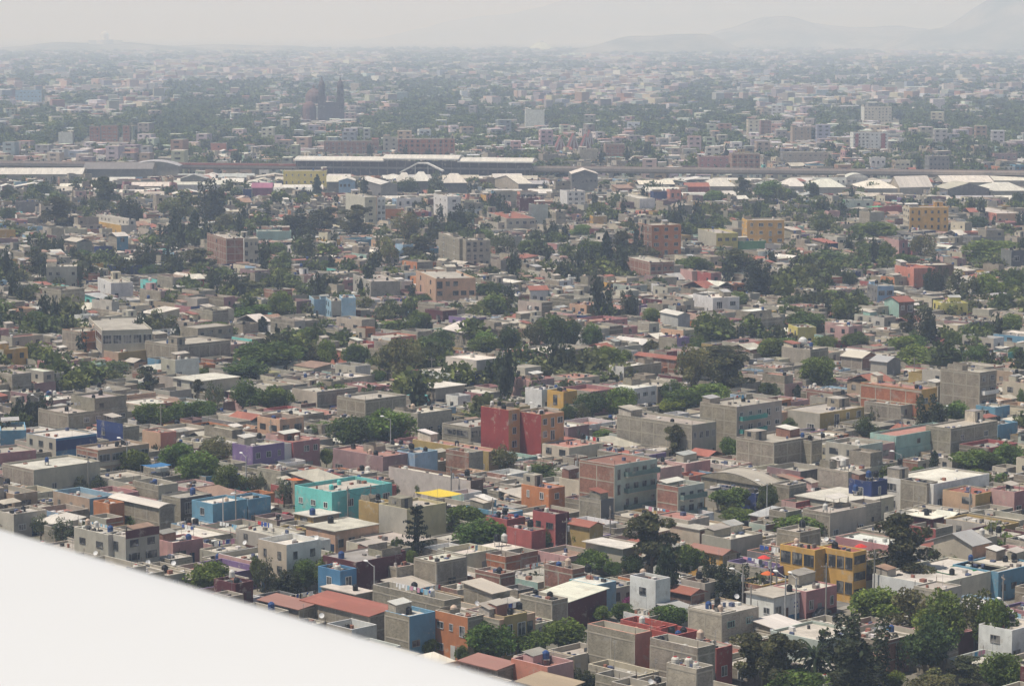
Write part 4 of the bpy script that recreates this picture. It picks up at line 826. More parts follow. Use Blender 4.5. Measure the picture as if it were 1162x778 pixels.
1 340 342 397 425 13 rose brickr conc th=3 d=12 wr=4x3 rooms=0|middle brick tower in the haze|widest of three small brick towers
1 413 415 438 425 13 rose brickr conc th=3 d=12 wr=4x1 rooms=0|right brick tower in the haze|slimmest of three small brick towers
1 195 197 245 448 10 white white conc th=3 d=12 wr=0x0 rooms=0|pale cube in the haze|beside trees at the left
1 50 52 140 305 15 lightblue lightblue conc th=3 d=18 wr=3x7 rooms=0|hazy blue-grey office slab|far away at the left
1 710 712 765 485 8 rose coral conc th=3 d=12 wr=2x3 rooms=0|dusty brick house behind viaduct|left of a pink one
3 583 585 640 448 13 white white conc th=3 d=14 wr=5x4 rooms=0 vpan=.1,.35,redpink|white and red apartment block|left one of a pair beyond the viaduct
3 640 642 703 448 13 white white conc th=3 d=14 wr=5x4 rooms=0 vpan=.6,.85,redpink|second white and red apartment block|right one of the pair
3 620 622 715 362 15 white cream conc th=3 d=18 wr=5x8 rooms=1|great white slab in the haze|far beyond the viaduct
3 228 230 268 405 13 cream cream conc th=3 d=12 wr=4x2 rooms=0|cream tower in the haze|left of a brown one
3 270 272 308 407 12 rose brick conc th=3 d=12 wr=4x2 rooms=0|brown tower in the haze|right of the cream tower
3 378 380 443 430 12 tan tan conc th=3 d=12 wr=4x3 rooms=0|tan block in the haze|beyond the viaduct
3 172 174 270 520 13 brick brick conc th=3 d=14 wr=4x5 rooms=0|unfinished brick frame block|just behind the viaduct
3 62 64 168 530 10 brick rose conc th=3 d=14 wr=3x5 rooms=0|low brown brick block|left of the unfinished brick frame
3 840 842 910 528 13 slate slate conc th=3 d=14 wr=4x5 rooms=0|slate grey apartment block|just behind the viaduct on the right
3 643 645 694 533 9 white white conc th=3 d=12 wr=2x3 rooms=0|white building behind viaduct|left of two tan ones
3 725 727 778 543 8 tan cream conc th=3 d=12 wr=2x3 rooms=0|tan building behind viaduct|right of the white one
3 345 347 500 515 10 slate blockl conc th=3 d=14 wr=3x9 rooms=0|long grey block behind viaduct|with dark windows
3 1060 1062 1140 520 8 rose mauve conc th=3 d=12 wr=2x4 rooms=0|mauve block beyond the trees|far right
2 622 624 688 372 16 white white conc th=3 d=14 wr=0x0 rooms=1|blank white block in the haze|centre, beyond the station
2 805 807 870 505 10 blockl blockl conc th=3 d=14 wr=0x0 rooms=0|grey hall beside striped church|beyond the viaduct
2 892 894 960 488 12 brick brick conc th=3 d=14 wr=3x4 rooms=0|brown brick hall|right of the striped church
'''
TREES = {
'A': '450,570,105,190,s 600,690,130,260,e 985,1160,100,200,d 1015,1150,180,330,d 1060,1162,20,130,b 590,740,290,400,b 730,850,285,380,b 840,960,280,370,b 840,910,190,290,e 905,985,190,340,s 70,150,300,400,c 140,230,250,420,c 485,550,340,400,b 520,645,490,605,b 230,310,600,680,s 320,385,610,690,s 395,465,610,680,s 715,860,465,590,b 800,960,500,650,b 880,1020,440,570,o 940,1070,560,690,b 1060,1160,610,690,o 0,60,430,500,d 220,290,470,545,s 385,435,535,570,b 350,430,190,225,d 840,930,140,180,b',
'B': '0,190,20,130,b 190,300,30,125,o 275,345,10,130,b 390,500,40,135,d 520,715,0,200,o 705,870,0,100,d 945,1070,0,80,b 1060,1162,0,70,b 0,160,220,330,b 250,415,200,305,b 720,825,130,210,d 630,740,170,260,b 1075,1162,150,225,d 845,920,185,215,b 515,575,150,205,b 330,500,340,495,d 490,690,320,470,b 245,340,375,440,b 690,770,350,450,o 760,855,375,445,d 285,340,490,570,b 235,265,500,565,y 1035,1140,475,610,o 820,880,600,690,b 0,45,590,690,s 80,170,620,730,s 700,760,640,700,b 640,690,655,690,b 580,640,640,710,s',
'C': '190,260,75,165,b 255,320,110,165,o 135,180,110,180,n 355,490,45,150,b 480,530,60,110,l 730,880,30,240,o 860,1060,60,260,e 770,850,10,60,b 660,760,190,300,d 290,420,240,350,d 430,540,220,330,b 130,165,240,280,d 215,290,300,380,d 290,350,290,380,o 430,510,295,350,b 650,755,280,345,l 690,830,225,330,b 800,950,205,300,b 680,770,385,540,e 915,1005,440,540,b 1090,1162,10,110,b 1090,1162,200,265,d 50,210,555,640,d 180,230,695,750,n 880,1040,665,760,b 1085,1150,650,775,e 910,1000,715,775,o 365,440,415,460,b',
'D': '0,110,10,110,b 75,160,5,90,b 190,330,90,230,b 240,330,0,65,b 370,470,0,55,d 580,700,0,80,b 620,800,45,140,b 750,890,45,140,b 910,1000,35,120,d 1100,1162,45,110,b 5,75,210,260,d 155,180,215,270,y 100,160,355,440,d 415,510,350,455,d 470,540,300,390,s 485,580,415,460,b 695,835,250,480,c 800,920,285,380,b 530,655,560,680,d 750,785,500,630,y 370,460,610,710,b 860,1050,490,600,b 900,1010,580,660,b 1040,1145,460,590,b 0,75,645,775,d 665,725,600,630,b 1030,1100,600,660,b 1130,1162,230,310,b',
'E': '0,100,80,160,s 135,225,80,190,s 215,330,90,225,s 845,1010,275,440,b 555,630,105,145,b 1100,1162,260,400,b',
'F': '0,90,215,420,s 70,190,290,410,c 165,280,235,380,b 260,430,215,370,b 650,770,0,250,n 650,710,240,275,b 835,1010,0,130,b 900,1100,60,200,b 1050,1162,135,200,b 940,1120,505,700,b 725,800,625,670,b 885,930,630,700,b 1120,1162,590,640,b 180,230,15,55,d',
'G': '10,165,520,635,b 155,325,465,610,b 110,200,60,170,d 235,325,80,170,b 290,415,165,270,b 415,490,225,290,b 500,735,0,290,e 700,840,140,280,b 640,730,130,430,y 840,930,195,380,c 900,1030,230,400,c 450,540,400,490,b 620,780,410,510,b 355,440,430,490,b 980,1162,520,775,e 185,280,730,790,c 280,380,720,790,c 490,580,190,290,d 500,580,380,430,v 920,1060,0,50,b',
'H': '75,300,15,120,b 480,760,0,345,e 770,930,135,245,b 1040,1135,100,180,b 420,620,325,500,b 560,760,318,540,o 690,900,330,610,b 870,1040,335,600,o 960,1115,365,630,b 285,530,440,800,c 135,350,560,775,p 640,860,440,700,d 550,640,540,700,c 0,210,520,800,e 60,300,690,820,b 700,840,700,775,o 980,1162,610,800,b 540,640,740,790,l 840,1000,640,760,e 410,500,350,430,b 300,520,660,820,c 660,860,720,820,o',
'4': '80,165,360,460,e 30,105,425,485,o 300,400,115,250,e 400,480,190,290,c 150,260,185,300,e 540,680,160,270,o 680,770,110,280,c 640,680,230,350,y 525,560,280,350,n 580,650,280,345,o 455,520,350,450,c 540,590,350,430,n 600,720,360,450,e 240,310,365,400,b 320,380,365,415,b 480,550,415,455,b 545,620,415,455,b 220,240,450,490,y 260,290,450,500,n 60,90,490,540,n 915,990,500,600,b 690,750,430,510,e 770,890,470,530,e 780,930,545,600,b 480,585,565,650,o 660,790,605,675,b 80,155,570,650,b 190,250,600,650,b 400,490,645,700,b 820,1000,670,775,b 1090,1130,670,750,b 1000,1070,625,670,b 870,905,590,650,y 940,1080,225,330,c 880,930,225,290,n 1050,1160,220,310,e 1060,1085,110,190,y 900,970,340,385,b 1030,1110,495,540,b 940,1020,460,500,b 1080,1135,400,430,b 0,60,150,200,d 100,180,135,190,d 0,50,220,270,d 720,820,240,310,o 1010,1090,680,740,o 370,430,740,775,l',
'5': '200,260,120,180,d 180,280,230,340,o 0,110,210,330,e 290,345,250,340,c 350,440,210,330,c 110,200,310,430,o 205,320,320,415,e 440,510,295,345,b 510,590,295,390,s 600,650,330,385,b 640,680,295,390,c 690,730,265,350,c 780,850,280,320,b 800,890,330,410,b 880,915,300,440,y 910,1000,300,410,e 1000,1090,355,410,o 1030,1080,310,360,c 950,1010,500,600,c 455,555,470,530,d 475,565,515,595,b 350,410,490,545,d 235,345,515,545,d 125,205,530,610,d 50,120,520,570,o 230,300,570,640,b 120,230,605,640,b 300,380,630,710,d 255,310,655,720,b 120,260,655,775,o 440,530,640,710,b 535,595,615,710,d 620,690,600,710,o 665,770,575,700,b 750,810,590,700,d 815,875,610,700,b 850,950,690,770,b 720,820,720,778,b 10,90,680,755,b 845,905,540,600,o 1020,1080,560,610,b 1025,1075,665,710,o 300,350,95,180,s',
'6': '110,160,350,390,p 130,250,360,460,e 210,310,395,530,c 0,100,385,450,b 370,410,395,500,c 410,480,405,500,o 540,600,430,490,d 410,590,365,430,d 640,720,335,420,b 765,860,310,400,o 580,740,270,330,b 440,510,230,310,d 860,920,275,310,b 975,1040,250,300,d 255,360,130,200,b 185,240,120,200,e 350,395,160,200,d 75,145,165,210,b 435,470,140,200,c 980,1162,330,410,b 715,800,380,420,b 820,860,425,520,c 850,900,420,520,c 895,990,430,530,o 980,1080,445,530,l 1085,1150,460,520,b 325,370,470,530,b 455,570,500,550,b 520,570,530,610,l 150,230,505,560,b 360,480,570,640,b 225,300,625,675,d 265,390,660,740,b 555,630,640,700,b 740,800,580,660,e 800,870,560,690,c 720,840,650,710,b 745,850,690,760,b 840,950,690,760,b 975,1040,685,750,b 1020,1060,610,660,b 1075,1160,580,650,b 890,960,640,690,b 420,510,725,775,b 450,520,655,700,l 0,230,690,775,e 440,490,610,655,c 225,285,220,250,b 80,130,260,300,d 20,55,250,320,n 1120,1160,170,230,d'}
# ------------------------------------------------------------------ placing the houses one can tell apart
R0 = random.Random(4)
TH0 = math.radians(44)
RX, RY, RW, RH = -460, 330, 920, 1640
occ = np.zeros((RH, RW), bool)
def rect_cells(x, y, th, b, a, m=0.0):
    c, s = math.cos(th), math.sin(th)
    P = np.array([(x, y), (x + b * c, y + b * s), (x + b * c - a * s, y + b * s + a * c), (x - a * s, y + a * c)])
    x0, x1 = int(P[:, 0].min() - RX), int(P[:, 0].max() - RX) + 2; y0, y1 = int(P[:, 1].min() - RY), int(P[:, 1].max() - RY) + 2
    x0, y0 = max(0, x0), max(0, y0); x1, y1 = min(RW, x1), min(RH, y1)
    if x1 <= x0 or y1 <= y0: return None
    X, Y = np.meshgrid(np.arange(x0, x1) + .5 + RX, np.arange(y0, y1) + .5 + RY)
    u = (X - x) * c + (Y - y) * s; v = -(X - x) * s + (Y - y) * c
    return (slice(y0, y1), slice(x0, x1)), (u > -m) & (u < b + m) & (v > -m) & (v < a + m)
def mark(x, y, th, b, a, m=0.0):
    q = rect_cells(x, y, th, b, a, m)
    if q: occ[q[0]] |= q[1]
def free(x, y, th, b, a, m=0.0):
    q = rect_cells(x, y, th, b, a, m)
    if q is None: return 0
    n = q[1].sum(); return 1 - (occ[q[0]] & q[1]).sum() / max(1, n)
PROT = []       # picture areas kept clear: x0, x1, y bottom, distance, tolerance
def kind_name(ref, full):
    t = ' ' + full + ' '
    if 'school' in t: return 'school_building', 'school'
    if any(w in t for w in ('hangar', 'market', 'shed ', 'sheds', 'warehouse', 'hall ', 'hall,', 'sheet roof', 'vault', 'workshop')) and 'house ' not in ref: return 'warehouse', 'warehouse'
    if 'shop' in ref: return 'shop_building', 'shop'
    if any(w in t for w in ('apartment', 'tower', 'tenement', 'housing', 'slab')) and 'stair tower' not in t: return 'apartment_building', 'apartment building'
    return 'house', 'house'
MARKS = []      # landmarks for the labels: reference, px, py
NEARTANK = []; MIDTANK = []
HB = []
for ln in HOUSES.strip().splitlines():
    spec, ref, extra = [q.strip() for q in ln.split('|')]
    t = spec.split(); z = t[0]; Xl, Xc, Xr, Yc = map(float, t[1:5]); H = float(t[5]); H *= .82 if z in 'ABCDEFGH' and 7 <= H < 9.6 and 'turq' not in spec and 'stripes' not in spec and 'yellow corner' not in spec + ref + extra else 1; L, R, roof = t[6:9]
    kw = {}; th = TH0; d = None
    for k in t[9:]:
        k, v = k.split('=')
        if k == 'th': th = math.radians(float(v))
        elif k == 'd': d = float(v)
        elif k in ('wl', 'wr'): kw[k] = tuple(int(q) for q in v.split('x'))
        elif k == 'vpan': q = v.split(','); kw[k] = (float(q[0]), float(q[1]), q[2])
        elif k in ('rooms', 'sub', 'wide'): kw[k] = int(v)
        elif k in ('par', 'eave', 'rise'): kw[k] = float(v)
        elif k == 'band': q = v.split(','); kw[k] = (q[0], float(q[1]), float(q[2]), q[3])
        elif k == 'stripes': q = v.split(','); kw[k] = [q[0]] + [float(x) for x in q[1:]]
        elif k == 'balc': q = v.split(','); kw[k] = (q[0], [float(x) for x in q[1].split(':')], float(q[2]), float(q[3]), q[4])
        else: kw[k] = v
    top = H + (kw.get('par') if kw.get('par') is not None else .5 if kw.get('kind', 'flat') == 'flat' else 0)
    if 'par' not in kw and kw.get('kind', 'flat') == 'flat': kw['par'] = .5
    if kw.get('eave'): kw['par'] = 0; top = H
    Cn = at(zx(z, Xc), zy(z, Yc), top)
    u = (math.cos(th), math.sin(th)); v = (-math.sin(th), math.cos(th))
    b = side(Cn, u, zx(z, Xr)); a = d if d else side(Cn, v, zx(z, Xl))
    if a < 5: a = max(5.5, min(12, b * .8))        # the flank is hidden: give it a plausible depth
    if b < 3.4: b = 3.4
    a = min(a, 60); b = min(b, 75)
    HB.append(dict(x=Cn[0], y=Cn[1], th=th, a=a, b=b, H=H, L=L, R=R, roof=roof, kw=kw, ref=ref, extra=extra, D=Cn[1], xl=zx(z, min(Xl, Xc)), xr=zx(z, Xr), yt=zy(z, Yc), z=z))
HB.sort(key=lambda q: q['D'])
for i, h in enumerate(HB):
    f = free(h['x'], h['y'], h['th'], h['b'], h['a'])
    if f < .75: # built into a neighbour: shrink depth until it clears
        for s in (.85, .7, .55, .4, .3):
            wide = h['a'] > h['b']
            aa, bb = h['a'] * (1 if h['kw'].get('wl') not in (None, (0, 0)) else s), h['b'] * s
            if free(h['x'], h['y'], h['th'], h['b'], h['a'] * s) > .8: h['a'] *= s; break
            if free(h['x'], h['y'], h['th'], h['b'] * s, h['a']) > .8: h['b'] *= s; break
    mark(h['x'], h['y'], h['th'], h['b'], h['a'], .3)
    sc = FPX / h['D']
    PROT.append((h['xl'] + 1, h['xr'] - 1, h['yt'] + sc * min(h['H'] * .8, max(3.3, h['H'] - 3.4)), h['D'] + 1, .12))
def build_hand(h):
    S = Solo(); r = random.Random(hash_(h['ref']))
    if not h['kw'].get('rooms') and h['kw'].get('kind', 'flat') == 'flat' and h['a'] * h['b'] > 45 and h['D'] < 1500:
        h['kw']['rooms'] = 0 if 'court house' in h['ref'] + h['extra'] or 'yellow corner' in h['ref'] or 'scarlet' in h['ref'] else r.choice((0, 0, 0, 1)); h['kw']['upper'] = h['H'] < 7 and h['a'] * h['b'] > 130 and r.random() < .35
    tk, Z = house(S, r, None, h['a'], h['b'], h['H'], h['L'], h['R'], h['roof'], solo=True, **h['kw'])
    nm, cat = kind_name(h['ref'], h['ref'] + ' ' + h['extra'])
    root = empty(nm, (h['x'], h['y'], 0), h['th']); finish(S, root)
    full = h['ref'] + ', ' + h['extra']
    thing(root, None, cat, 'houses and other buildings of the hillless plain'.replace('hillless plain', 'city'), None, full)
    h['obj'] = root; h['tk'] = tk
    pp = proj(h['x'], h['y'], h['H']); MARKS.append((h['ref'], pp[0], pp[1]))
def hash_(s):
    k = 7
    for ch in s: k = (k * 131 + ord(ch)) % 1000003
    return k
for h in HB: build_hand(h)
def loc(h, x, y):
    c, s = math.cos(h['th']), math.sin(h['th']); return h['x'] + c * x - s * y, h['y'] + s * x + c * y

# trees one can tell apart
TR = []
for z, s in TREES.items():
    for e in s.split():
        X1, X2, Y1, Y2, k = e.split(','); x1, x2, y1, y2 = zx(z, float(X1)), zx(z, float(X2)), zy(z, float(Y1)), zy(z, float(Y2))
        hid = .06 if k in 'enyc' else .16
        yb = y2 + (y2 - y1) * hid + (1.5 if k != 'v' else 0); g = at((x1 + x2) / 2, yb, 0); sc = FPX / g[1]
        H = (yb - y1) / sc * 1.0; W = (x2 - x1) / sc
        if H > 24: H = 24
        H = max(H, 3.2 if k != 'v' else 2.5)
        TR.append((g[0], g[1], H, max(W, 1.8), k, x1, x2, y1, y2))
TR.sort(key=lambda q: q[1])
for (x, y, H, W, k, x1, x2, y1, y2) in TR:
    tree(k, x, y, H, W * 1.12, R0)
    mark(x - 1.2, y - 1.2, 0, 2.4, 2.4)
    PROT.append((x1 + (x2 - x1) * .1, x2 - (x2 - x1) * .1, y1 + (y2 - y1) * .86, y + 2, .1))

# the street with pavements at the lower right, and the roads between the blocks
sa = at(895.6, 706, 0); sth = math.radians(47); sd = (math.cos(sth), math.sin(sth)); sn = (-math.sin(sth), math.cos(sth))
S0 = (sa[0] - 30 * sd[0] - 1.0 * sn[0], sa[1] - 30 * sd[1] - 1.0 * sn[1])
mark(S0[0], S0[1], sth, 62, 9, 0)
PROT.append((905, 980, 697, 436, .1))
def strip(name, x, y, th, L, Wd, z, mat, col, th2=.0):
    mb = MB(); mb.box(0, L, 0, Wd, z - (th2 or .003), z, mat, col) if th2 else mb.add([(0, 0, z), (L, 0, z), (L, Wd, z), (0, Wd, z)], [(0, 1, 2, 3)], mat, col)
    o = mb.build(name); o.location = (x, y, 0); o.rotation_euler = (0, 0, th); o['kind'] = 'structure'; return o
strip('street', S0[0] + sn[0] * 1.5, S0[1] + sn[1] * 1.5, sth, 62, 6, .012, 'asphalt', (.16, .155, .145))
strip('pavement', S0[0], S0[1], sth, 62, 1.46, .13, 'roof', (.34, .32, .28), .13)
strip('pavement', S0[0] + sn[0] * 7.54, S0[1] + sn[1] * 7.54, sth, 62, 1.4, .13, 'roof', (.34, .32, .28), .13)

# the railway viaduct: a straight line between two points of the plain
VA, VB = at(0, 184.5, 9.0), at(1162, 195.5, 9.0)
vth = math.atan2(VB[1] - VA[1], VB[0] - VA[0]); vd = (math.cos(vth), math.sin(vth)); vn = (-vd[1], vd[0])
V0 = (VA[0] - vd[0] * 120, VA[1] - vd[1] * 120); VL = math.dist(VA[:2], VB[:2]) + 260
mark(V0[0] - vn[0] * 8, V0[1] - vn[1] * 8, vth, VL, 26)
for xx in range(-20, 1190, 30): PROT.append((xx, xx + 32, 193 + 9 * xx / 1162 + 3, 1690, 0))
S1 = at(337, 196, 0); S2 = at(605, 199, 0)

# ------------------------------------------------------------------ filling the blocks with houses
PR = np.array(PROT)
PRF = PR
WALLS = ['block'] * 26 + ['blockd'] * 7 + ['blockl'] * 12 + ['brick'] * 7 + ['plaster'] * 12 + ['concl'] * 3 + ['white'] * 3 + ['cream'] * 4 + ['beige'] * 3 + ['pink', 'rose', 'mauve', 'peach', 'ochre', 'tan', 'mint', 'lightblue', 'maroon', 'orange', 'slate', 'tealgrey', 'redpink']
FRONT = ['plaster'] * 12 + ['block'] * 12 + ['blockl'] * 8 + ['white'] * 5 + ['cream'] * 7 + ['beige'] * 5 + ['tan'] * 3 + ['pink'] * 3 + ['rose'] * 3 + ['peach'] * 3 + ['mauve', 'ochre', 'yellow', 'mint', 'lightblue', 'sky', 'maroon', 'orange', 'coral', 'redpink', 'purple', 'turq', 'navy', 'paleyel', 'tealgrey', 'slate', 'darkgrey', 'brick', 'brickr', 'brick']
ROOFS = ['conc'] * 14 + ['concl'] * 10 + ['concd'] * 7 + ['lightroof'] * 5 + ['salmon'] * 4 + ['terra'] * 2 + ['rust', 'asb', 'brown', 'white']
FILL = []
def limit(x, y, th, b, a, H):
    """lower a house that would stand in front of something the view shows"""
    c, s = math.cos(th), math.sin(th); P = [proj(px, py, H + .6) for px, py in ((x, y), (x + b * c, y + b * s), (x + b * c - a * s, y + b * s + a * c), (x - a * s, y + a * c))]
    x0 = min(p[0] for p in P); x1 = max(p[0] for p in P); yt = min(p[1] for p in P); Dn = min(p[2] for p in P); yy = y
    ov = np.minimum(PR[:, 1], x1) - np.maximum(PR[:, 0], x0)
    k = (ov > np.maximum(1.5, PR[:, 4] * (PR[:, 1] - PR[:, 0]))) & (PR[:, 3] > Dn) & (PR[:, 2] > yt)
    if not k.any(): return H
    Df = max(p[2] for p in P)
    return min(H, float(CAMH - (PR[k, 2].max() - HORIZON) * (Df - (Df - Dn) * .3) / FPX - .5))
def place(x, y, th, b, a, r, swap=False, small=False):
    D = math.hypot(x, y); px, _, dep = proj(x, y, 3)
    if px < -150 or px > 1312 or dep < 345: return False
    if free(x, y, th, b, a) < .9: return False
    H = r.choices((2.7, 5.2, 7.7, 10.5), (95, 5, 0, 0) if small else (60, 36, 3, 1))[0] + r.uniform(-.3, .4)
    h2 = limit(x, y, th, b, a, H)
    if h2 < 2.1: return None
    low = limit(x, y, th, b, a, H + 3.4) < min(H, h2) + 3.2
    L, R = (r.choice(FRONT), r.choice(WALLS)) if swap else (r.choice(WALLS), r.choice(FRONT))
    if r.random() < .2: L = R = r.choice(FRONT)
    kind = 'flat'; roof = r.choice(ROOFS); q = r.random()
    if q < .07: kind = r.choice(('su', 'sv', 'gu', 'gv')); roof = r.choice(('tin', 'tinl', 'asb', 'rust', 'terra', 'salmon', 'lightroof'))
    FILL.append(dict(x=x, y=y, th=th, a=a, b=b, H=min(H, h2), L=L, R=R, roof=roof, kind=kind, D=D, low=low, sd=r.randrange(10 ** 6))); mark(x, y, th, b, a, .15)
    return True
YARD = []
# the belt of market and workshop sheds below the viaduct
r = random.Random(9)
for D0 in range(1400, 1625, 17):
    x = -.21 * D0
    while x < .21 * D0:
        b = r.uniform(11, 26); px = proj(x + b / 2, D0, 5)[0]; dens = .8 if px > 790 else .55 if 200 < px < 620 and D0 > 1450 else .18
        if r.random() < dens and free(x, D0, math.radians(3), b, 15) > .97:
            H = limit(x, D0, math.radians(3), b, 15, r.uniform(3.5, 6.5))
            if H > 2.4:
                FILL.append(dict(x=x, y=D0, th=math.radians(r.uniform(-2, 9)), a=15, b=b, H=H, L='plaster', R=r.choice(('plaster', 'blockl', 'slate', 'white')), roof=r.choice(('tinl', 'lightroof', 'tinl', 'asb', 'tin')), kind=r.choice(('gu', 'gu', 'vu', 'gv')), D=math.hypot(x, D0), low=True, sd=r.randrange(10 ** 6))); mark(x, D0, math.radians(3), b, 15)
        x += b + r.uniform(.5, 4)
for (th, y0, y1) in ((TH0, 330, 860), (math.radians(33), 840, 1230), (math.radians(16), 1200, 1950)):
    c, s = math.cos(th), math.sin(th); r = random.Random(int(y0))
    bl = r.uniform(70, 95); U = [x * c + y * s for x in (-450, 450) for y in (y0, y1)]; V = [-x * s + y * c for x in (-450, 450) for y in (y0, y1)]
    v = min(V); row = 0
    while v < max(V):
        for half in (0, 1):
            dp = 12.5; u = min(U) + r.uniform(-20, 0); nb = 0; blk_end = u + bl
            while u < max(U):
                w = r.uniform(4.2, 7) if r.random() < .87 else r.uniform(8, 12)
                if u + w > blk_end: u = blk_end + 7; blk_end = u + r.uniform(70, 110); continue
                dd = dp * r.uniform(.55, 1.0); oo = 0 if half == 0 else dp - dd
                x, y = u * c - (v + half * dp + oo) * s, u * s + (v + half * dp + oo) * c
                if y0 < y < y1 and abs(x) < .24 * y + 20:
                    big = r.random() < .05
                    if place(x, y, th, w - .2, dd, r, swap=r.random() < .35) is None: YARD.append((x, y, w, dd, th))
                    elif dp - dd > 4 and r.random() < .6:      # a low room in the yard behind
                        o2 = dd + .4 if half == 0 else 0
                        x, y = u * c - (v + half * dp + o2) * s, u * s + (v + half * dp + o2) * c
                        place(x, y, th, w * r.uniform(.5, .95), dp - dd - .6, r, small=True)
                u += w
        v += 25 + (6.5 if row % 2 == 0 else 7.5); row += 1
# second pass: fill the gaps that the first one left
r = random.Random(77)
for dpt, sz in ((0, 9), (1, 6.5), (2, 4.6)):
    yy = 350
    while yy < 1900:
        xx = -.22 * yy - 10
        while xx < .22 * yy + 10:
            th = TH0 if yy < 850 else math.radians(33) if yy < 1215 else math.radians(16)
            x, y = xx + r.uniform(-1, 1), yy + r.uniform(-1, 1); b = sz * r.uniform(.75, 1.15); a = sz * r.uniform(.75, 1.2)
            if r.random() < .75 and free(x, y, th, b, a) > .93: place(x, y, th, b, a, r, small=sz < 8)
            xx += sz * .5
        yy += sz * .5
print('fill houses', len(FILL), 'yards', len(YARD))
for f in FILL:
    px, py, _ = proj(f['x'], f['y'], f['H'] + 1); f['seen'] = -14 < px < 1176 and py < min(785, 600 + .3 * px + 8)
FILL.sort(key=lambda q: (not q['seen'], q['D']))
NS = max(0, 292 - sum(1 for h in HB if h['obj'].name.startswith('house')))
WORD = dict(block='grey block', blockd='dark grey block', blockl='pale grey block', brick='brown brick', brickr='red brick', plaster='grey plaster', concl='pale beige', tealgrey='grey-green',
            paleyel='pale yellow', redpink='pink-red', turq='turquoise', lightblue='light blue', sky='sky blue', darkgrey='dark grey', slate='slate grey')
RWORD = dict(conc='concrete roof', concl='pale roof', concd='dark roof', lightroof='whitish roof', salmon='salmon roof', terra='terracotta roof', rust='rusty roof', asb='beige sheet roof', brown='brown roof', white='white roof', tin='grey sheet roof', tinl='white sheet roof')
mid = Shared()
for i, f in enumerate(FILL):
    rr = random.Random(f['sd']); kw = dict(kind=f['kind'], upper=(not f['low']) and f['H'] < 7 and rr.random() < .38, rooms=0 if f['low'] or f['a'] * f['b'] < 45 else None, clutter='low' if f['low'] else True)
    if i < NS:
        S = Solo(); tk, Z = house(S, rr, None, f['a'], f['b'], f['H'], f['L'], f['R'], f['roof'], solo=True, **kw)
        root = empty('house', (f['x'], f['y'], 0), f['th']); finish(S, root)
        ns = ('one', 'two', 'three', 'four', 'five')[min(4, max(0, round(f['H'] / 2.8) - 1))]
        wd = WORD.get(f['R'] if not f['R'].startswith('block') or f['L'].startswith('block') else f['L'], f['R'])
        thing(root, '%s-storey %s house with %s' % (ns, wd, RWORD[f['roof']]), 'house', 'houses and other buildings of the city', (f['x'], f['y'], f['H']))
        f['obj'] = root; f['tk'] = tk
    else:
        mid.b.at(f['x'], f['y'], 0, f['th'])
        if f['D'] > 1150: kw.update(clutter=f['D'] < 1400 and rr.random() < .5 and 'low')
        tk, Z = house(mid, rr, (f['x'], f['y'], 0, math.cos(f['th']), math.sin(f['th'])), f['a'], f['b'], f['H'], f['L'], f['R'], f['roof'], solo=False, **kw)
        f['tk'] = tk
mid.b.T = (0, 0, 0, 1, 0)
o = mid.b.build('distant_houses'); o['kind'] = 'stuff'; o['label'] = 'dense mass of small flat-roofed houses farther off in the city'
# ------------------------------------------------------------------ water tanks: the nearest each by itself, the rest as one mass
def spots(h, n, r, Hh):
    out = []
    for _ in range(n * 6):
        if len(out) >= n: break
        if h.get('tk') and r.random() < .55:
            q = r.choice(h['tk']); x, y, z = r.uniform(q[0] + .6, max(q[0] + .7, q[1] - .6)), r.uniform(q[2] + .6, max(q[2] + .7, q[3] - .6)), None
            continue_z = True
            zz = 'room'
            if q[1] - q[0] < 1.5: continue
            z = (h['H'] + 2.72) if not h.get('low') else Hh + .02
            h.setdefault('used', [])
        else:
            if h['b'] < 2.6 or h['a'] < 2.6: break
            x, y, z = r.uniform(.8, h['b'] - .8), r.uniform(.8, h['a'] - .8), Hh + .02
            if any(q[0] - .7 < x < q[1] + .7 and q[2] - .7 < y < q[3] + .7 for q in h.get('tk') or ()): continue
        if any((x - p[0]) ** 2 + (y - p[1]) ** 2 < 1.7 for p in out): continue
        out.append((x, y, z))
    return out
r = random.Random(21); cand = []
FORCE = {'turquoise two-storey building': 2, 'grey blank house with three tanks': 3, 'long striped brick building': 3, 'yellow corner building': 1, 'maroon house': 1, 'dark grey two-storey house': 1, 'low pink house': 1,
         'small light blue house': 3, 'bright orange house': 1, 'grey house with green window frames': 1, 'salmon pink house': 2, 'pale house with red-lidded tanks': 3, 'grey box with white water ball': 1}
for h in HB + FILL:
    kd = h['kw'].get('kind', 'flat') if 'kw' in h else h['kind']
    if kd != 'flat': continue
    if h.get('low') and r.random() < .75: continue
    n = FORCE.get(h.get('ref'), r.choices((0, 1, 2, 3), (26, 42, 22, 10))[0])
    if h['a'] * h['b'] < 18: n = min(n, r.choice((0, 1)))
    Hh = h['H'] + (.15 if 'kw' in h and h['kw'].get('eave') else 0)
    for (x, y, z) in spots(h, n, r, Hh):
        X, Y = loc(h, x, y); cand.append((math.hypot(X, Y), X, Y, z, h))
cand.sort(key=lambda q: q[0])
sp = Shared(); nt_ank = 0; per = {}
TW = {0: 'black', 1: 'whitish', 2: 'dark blue', 3: 'tan'}
proto = {}
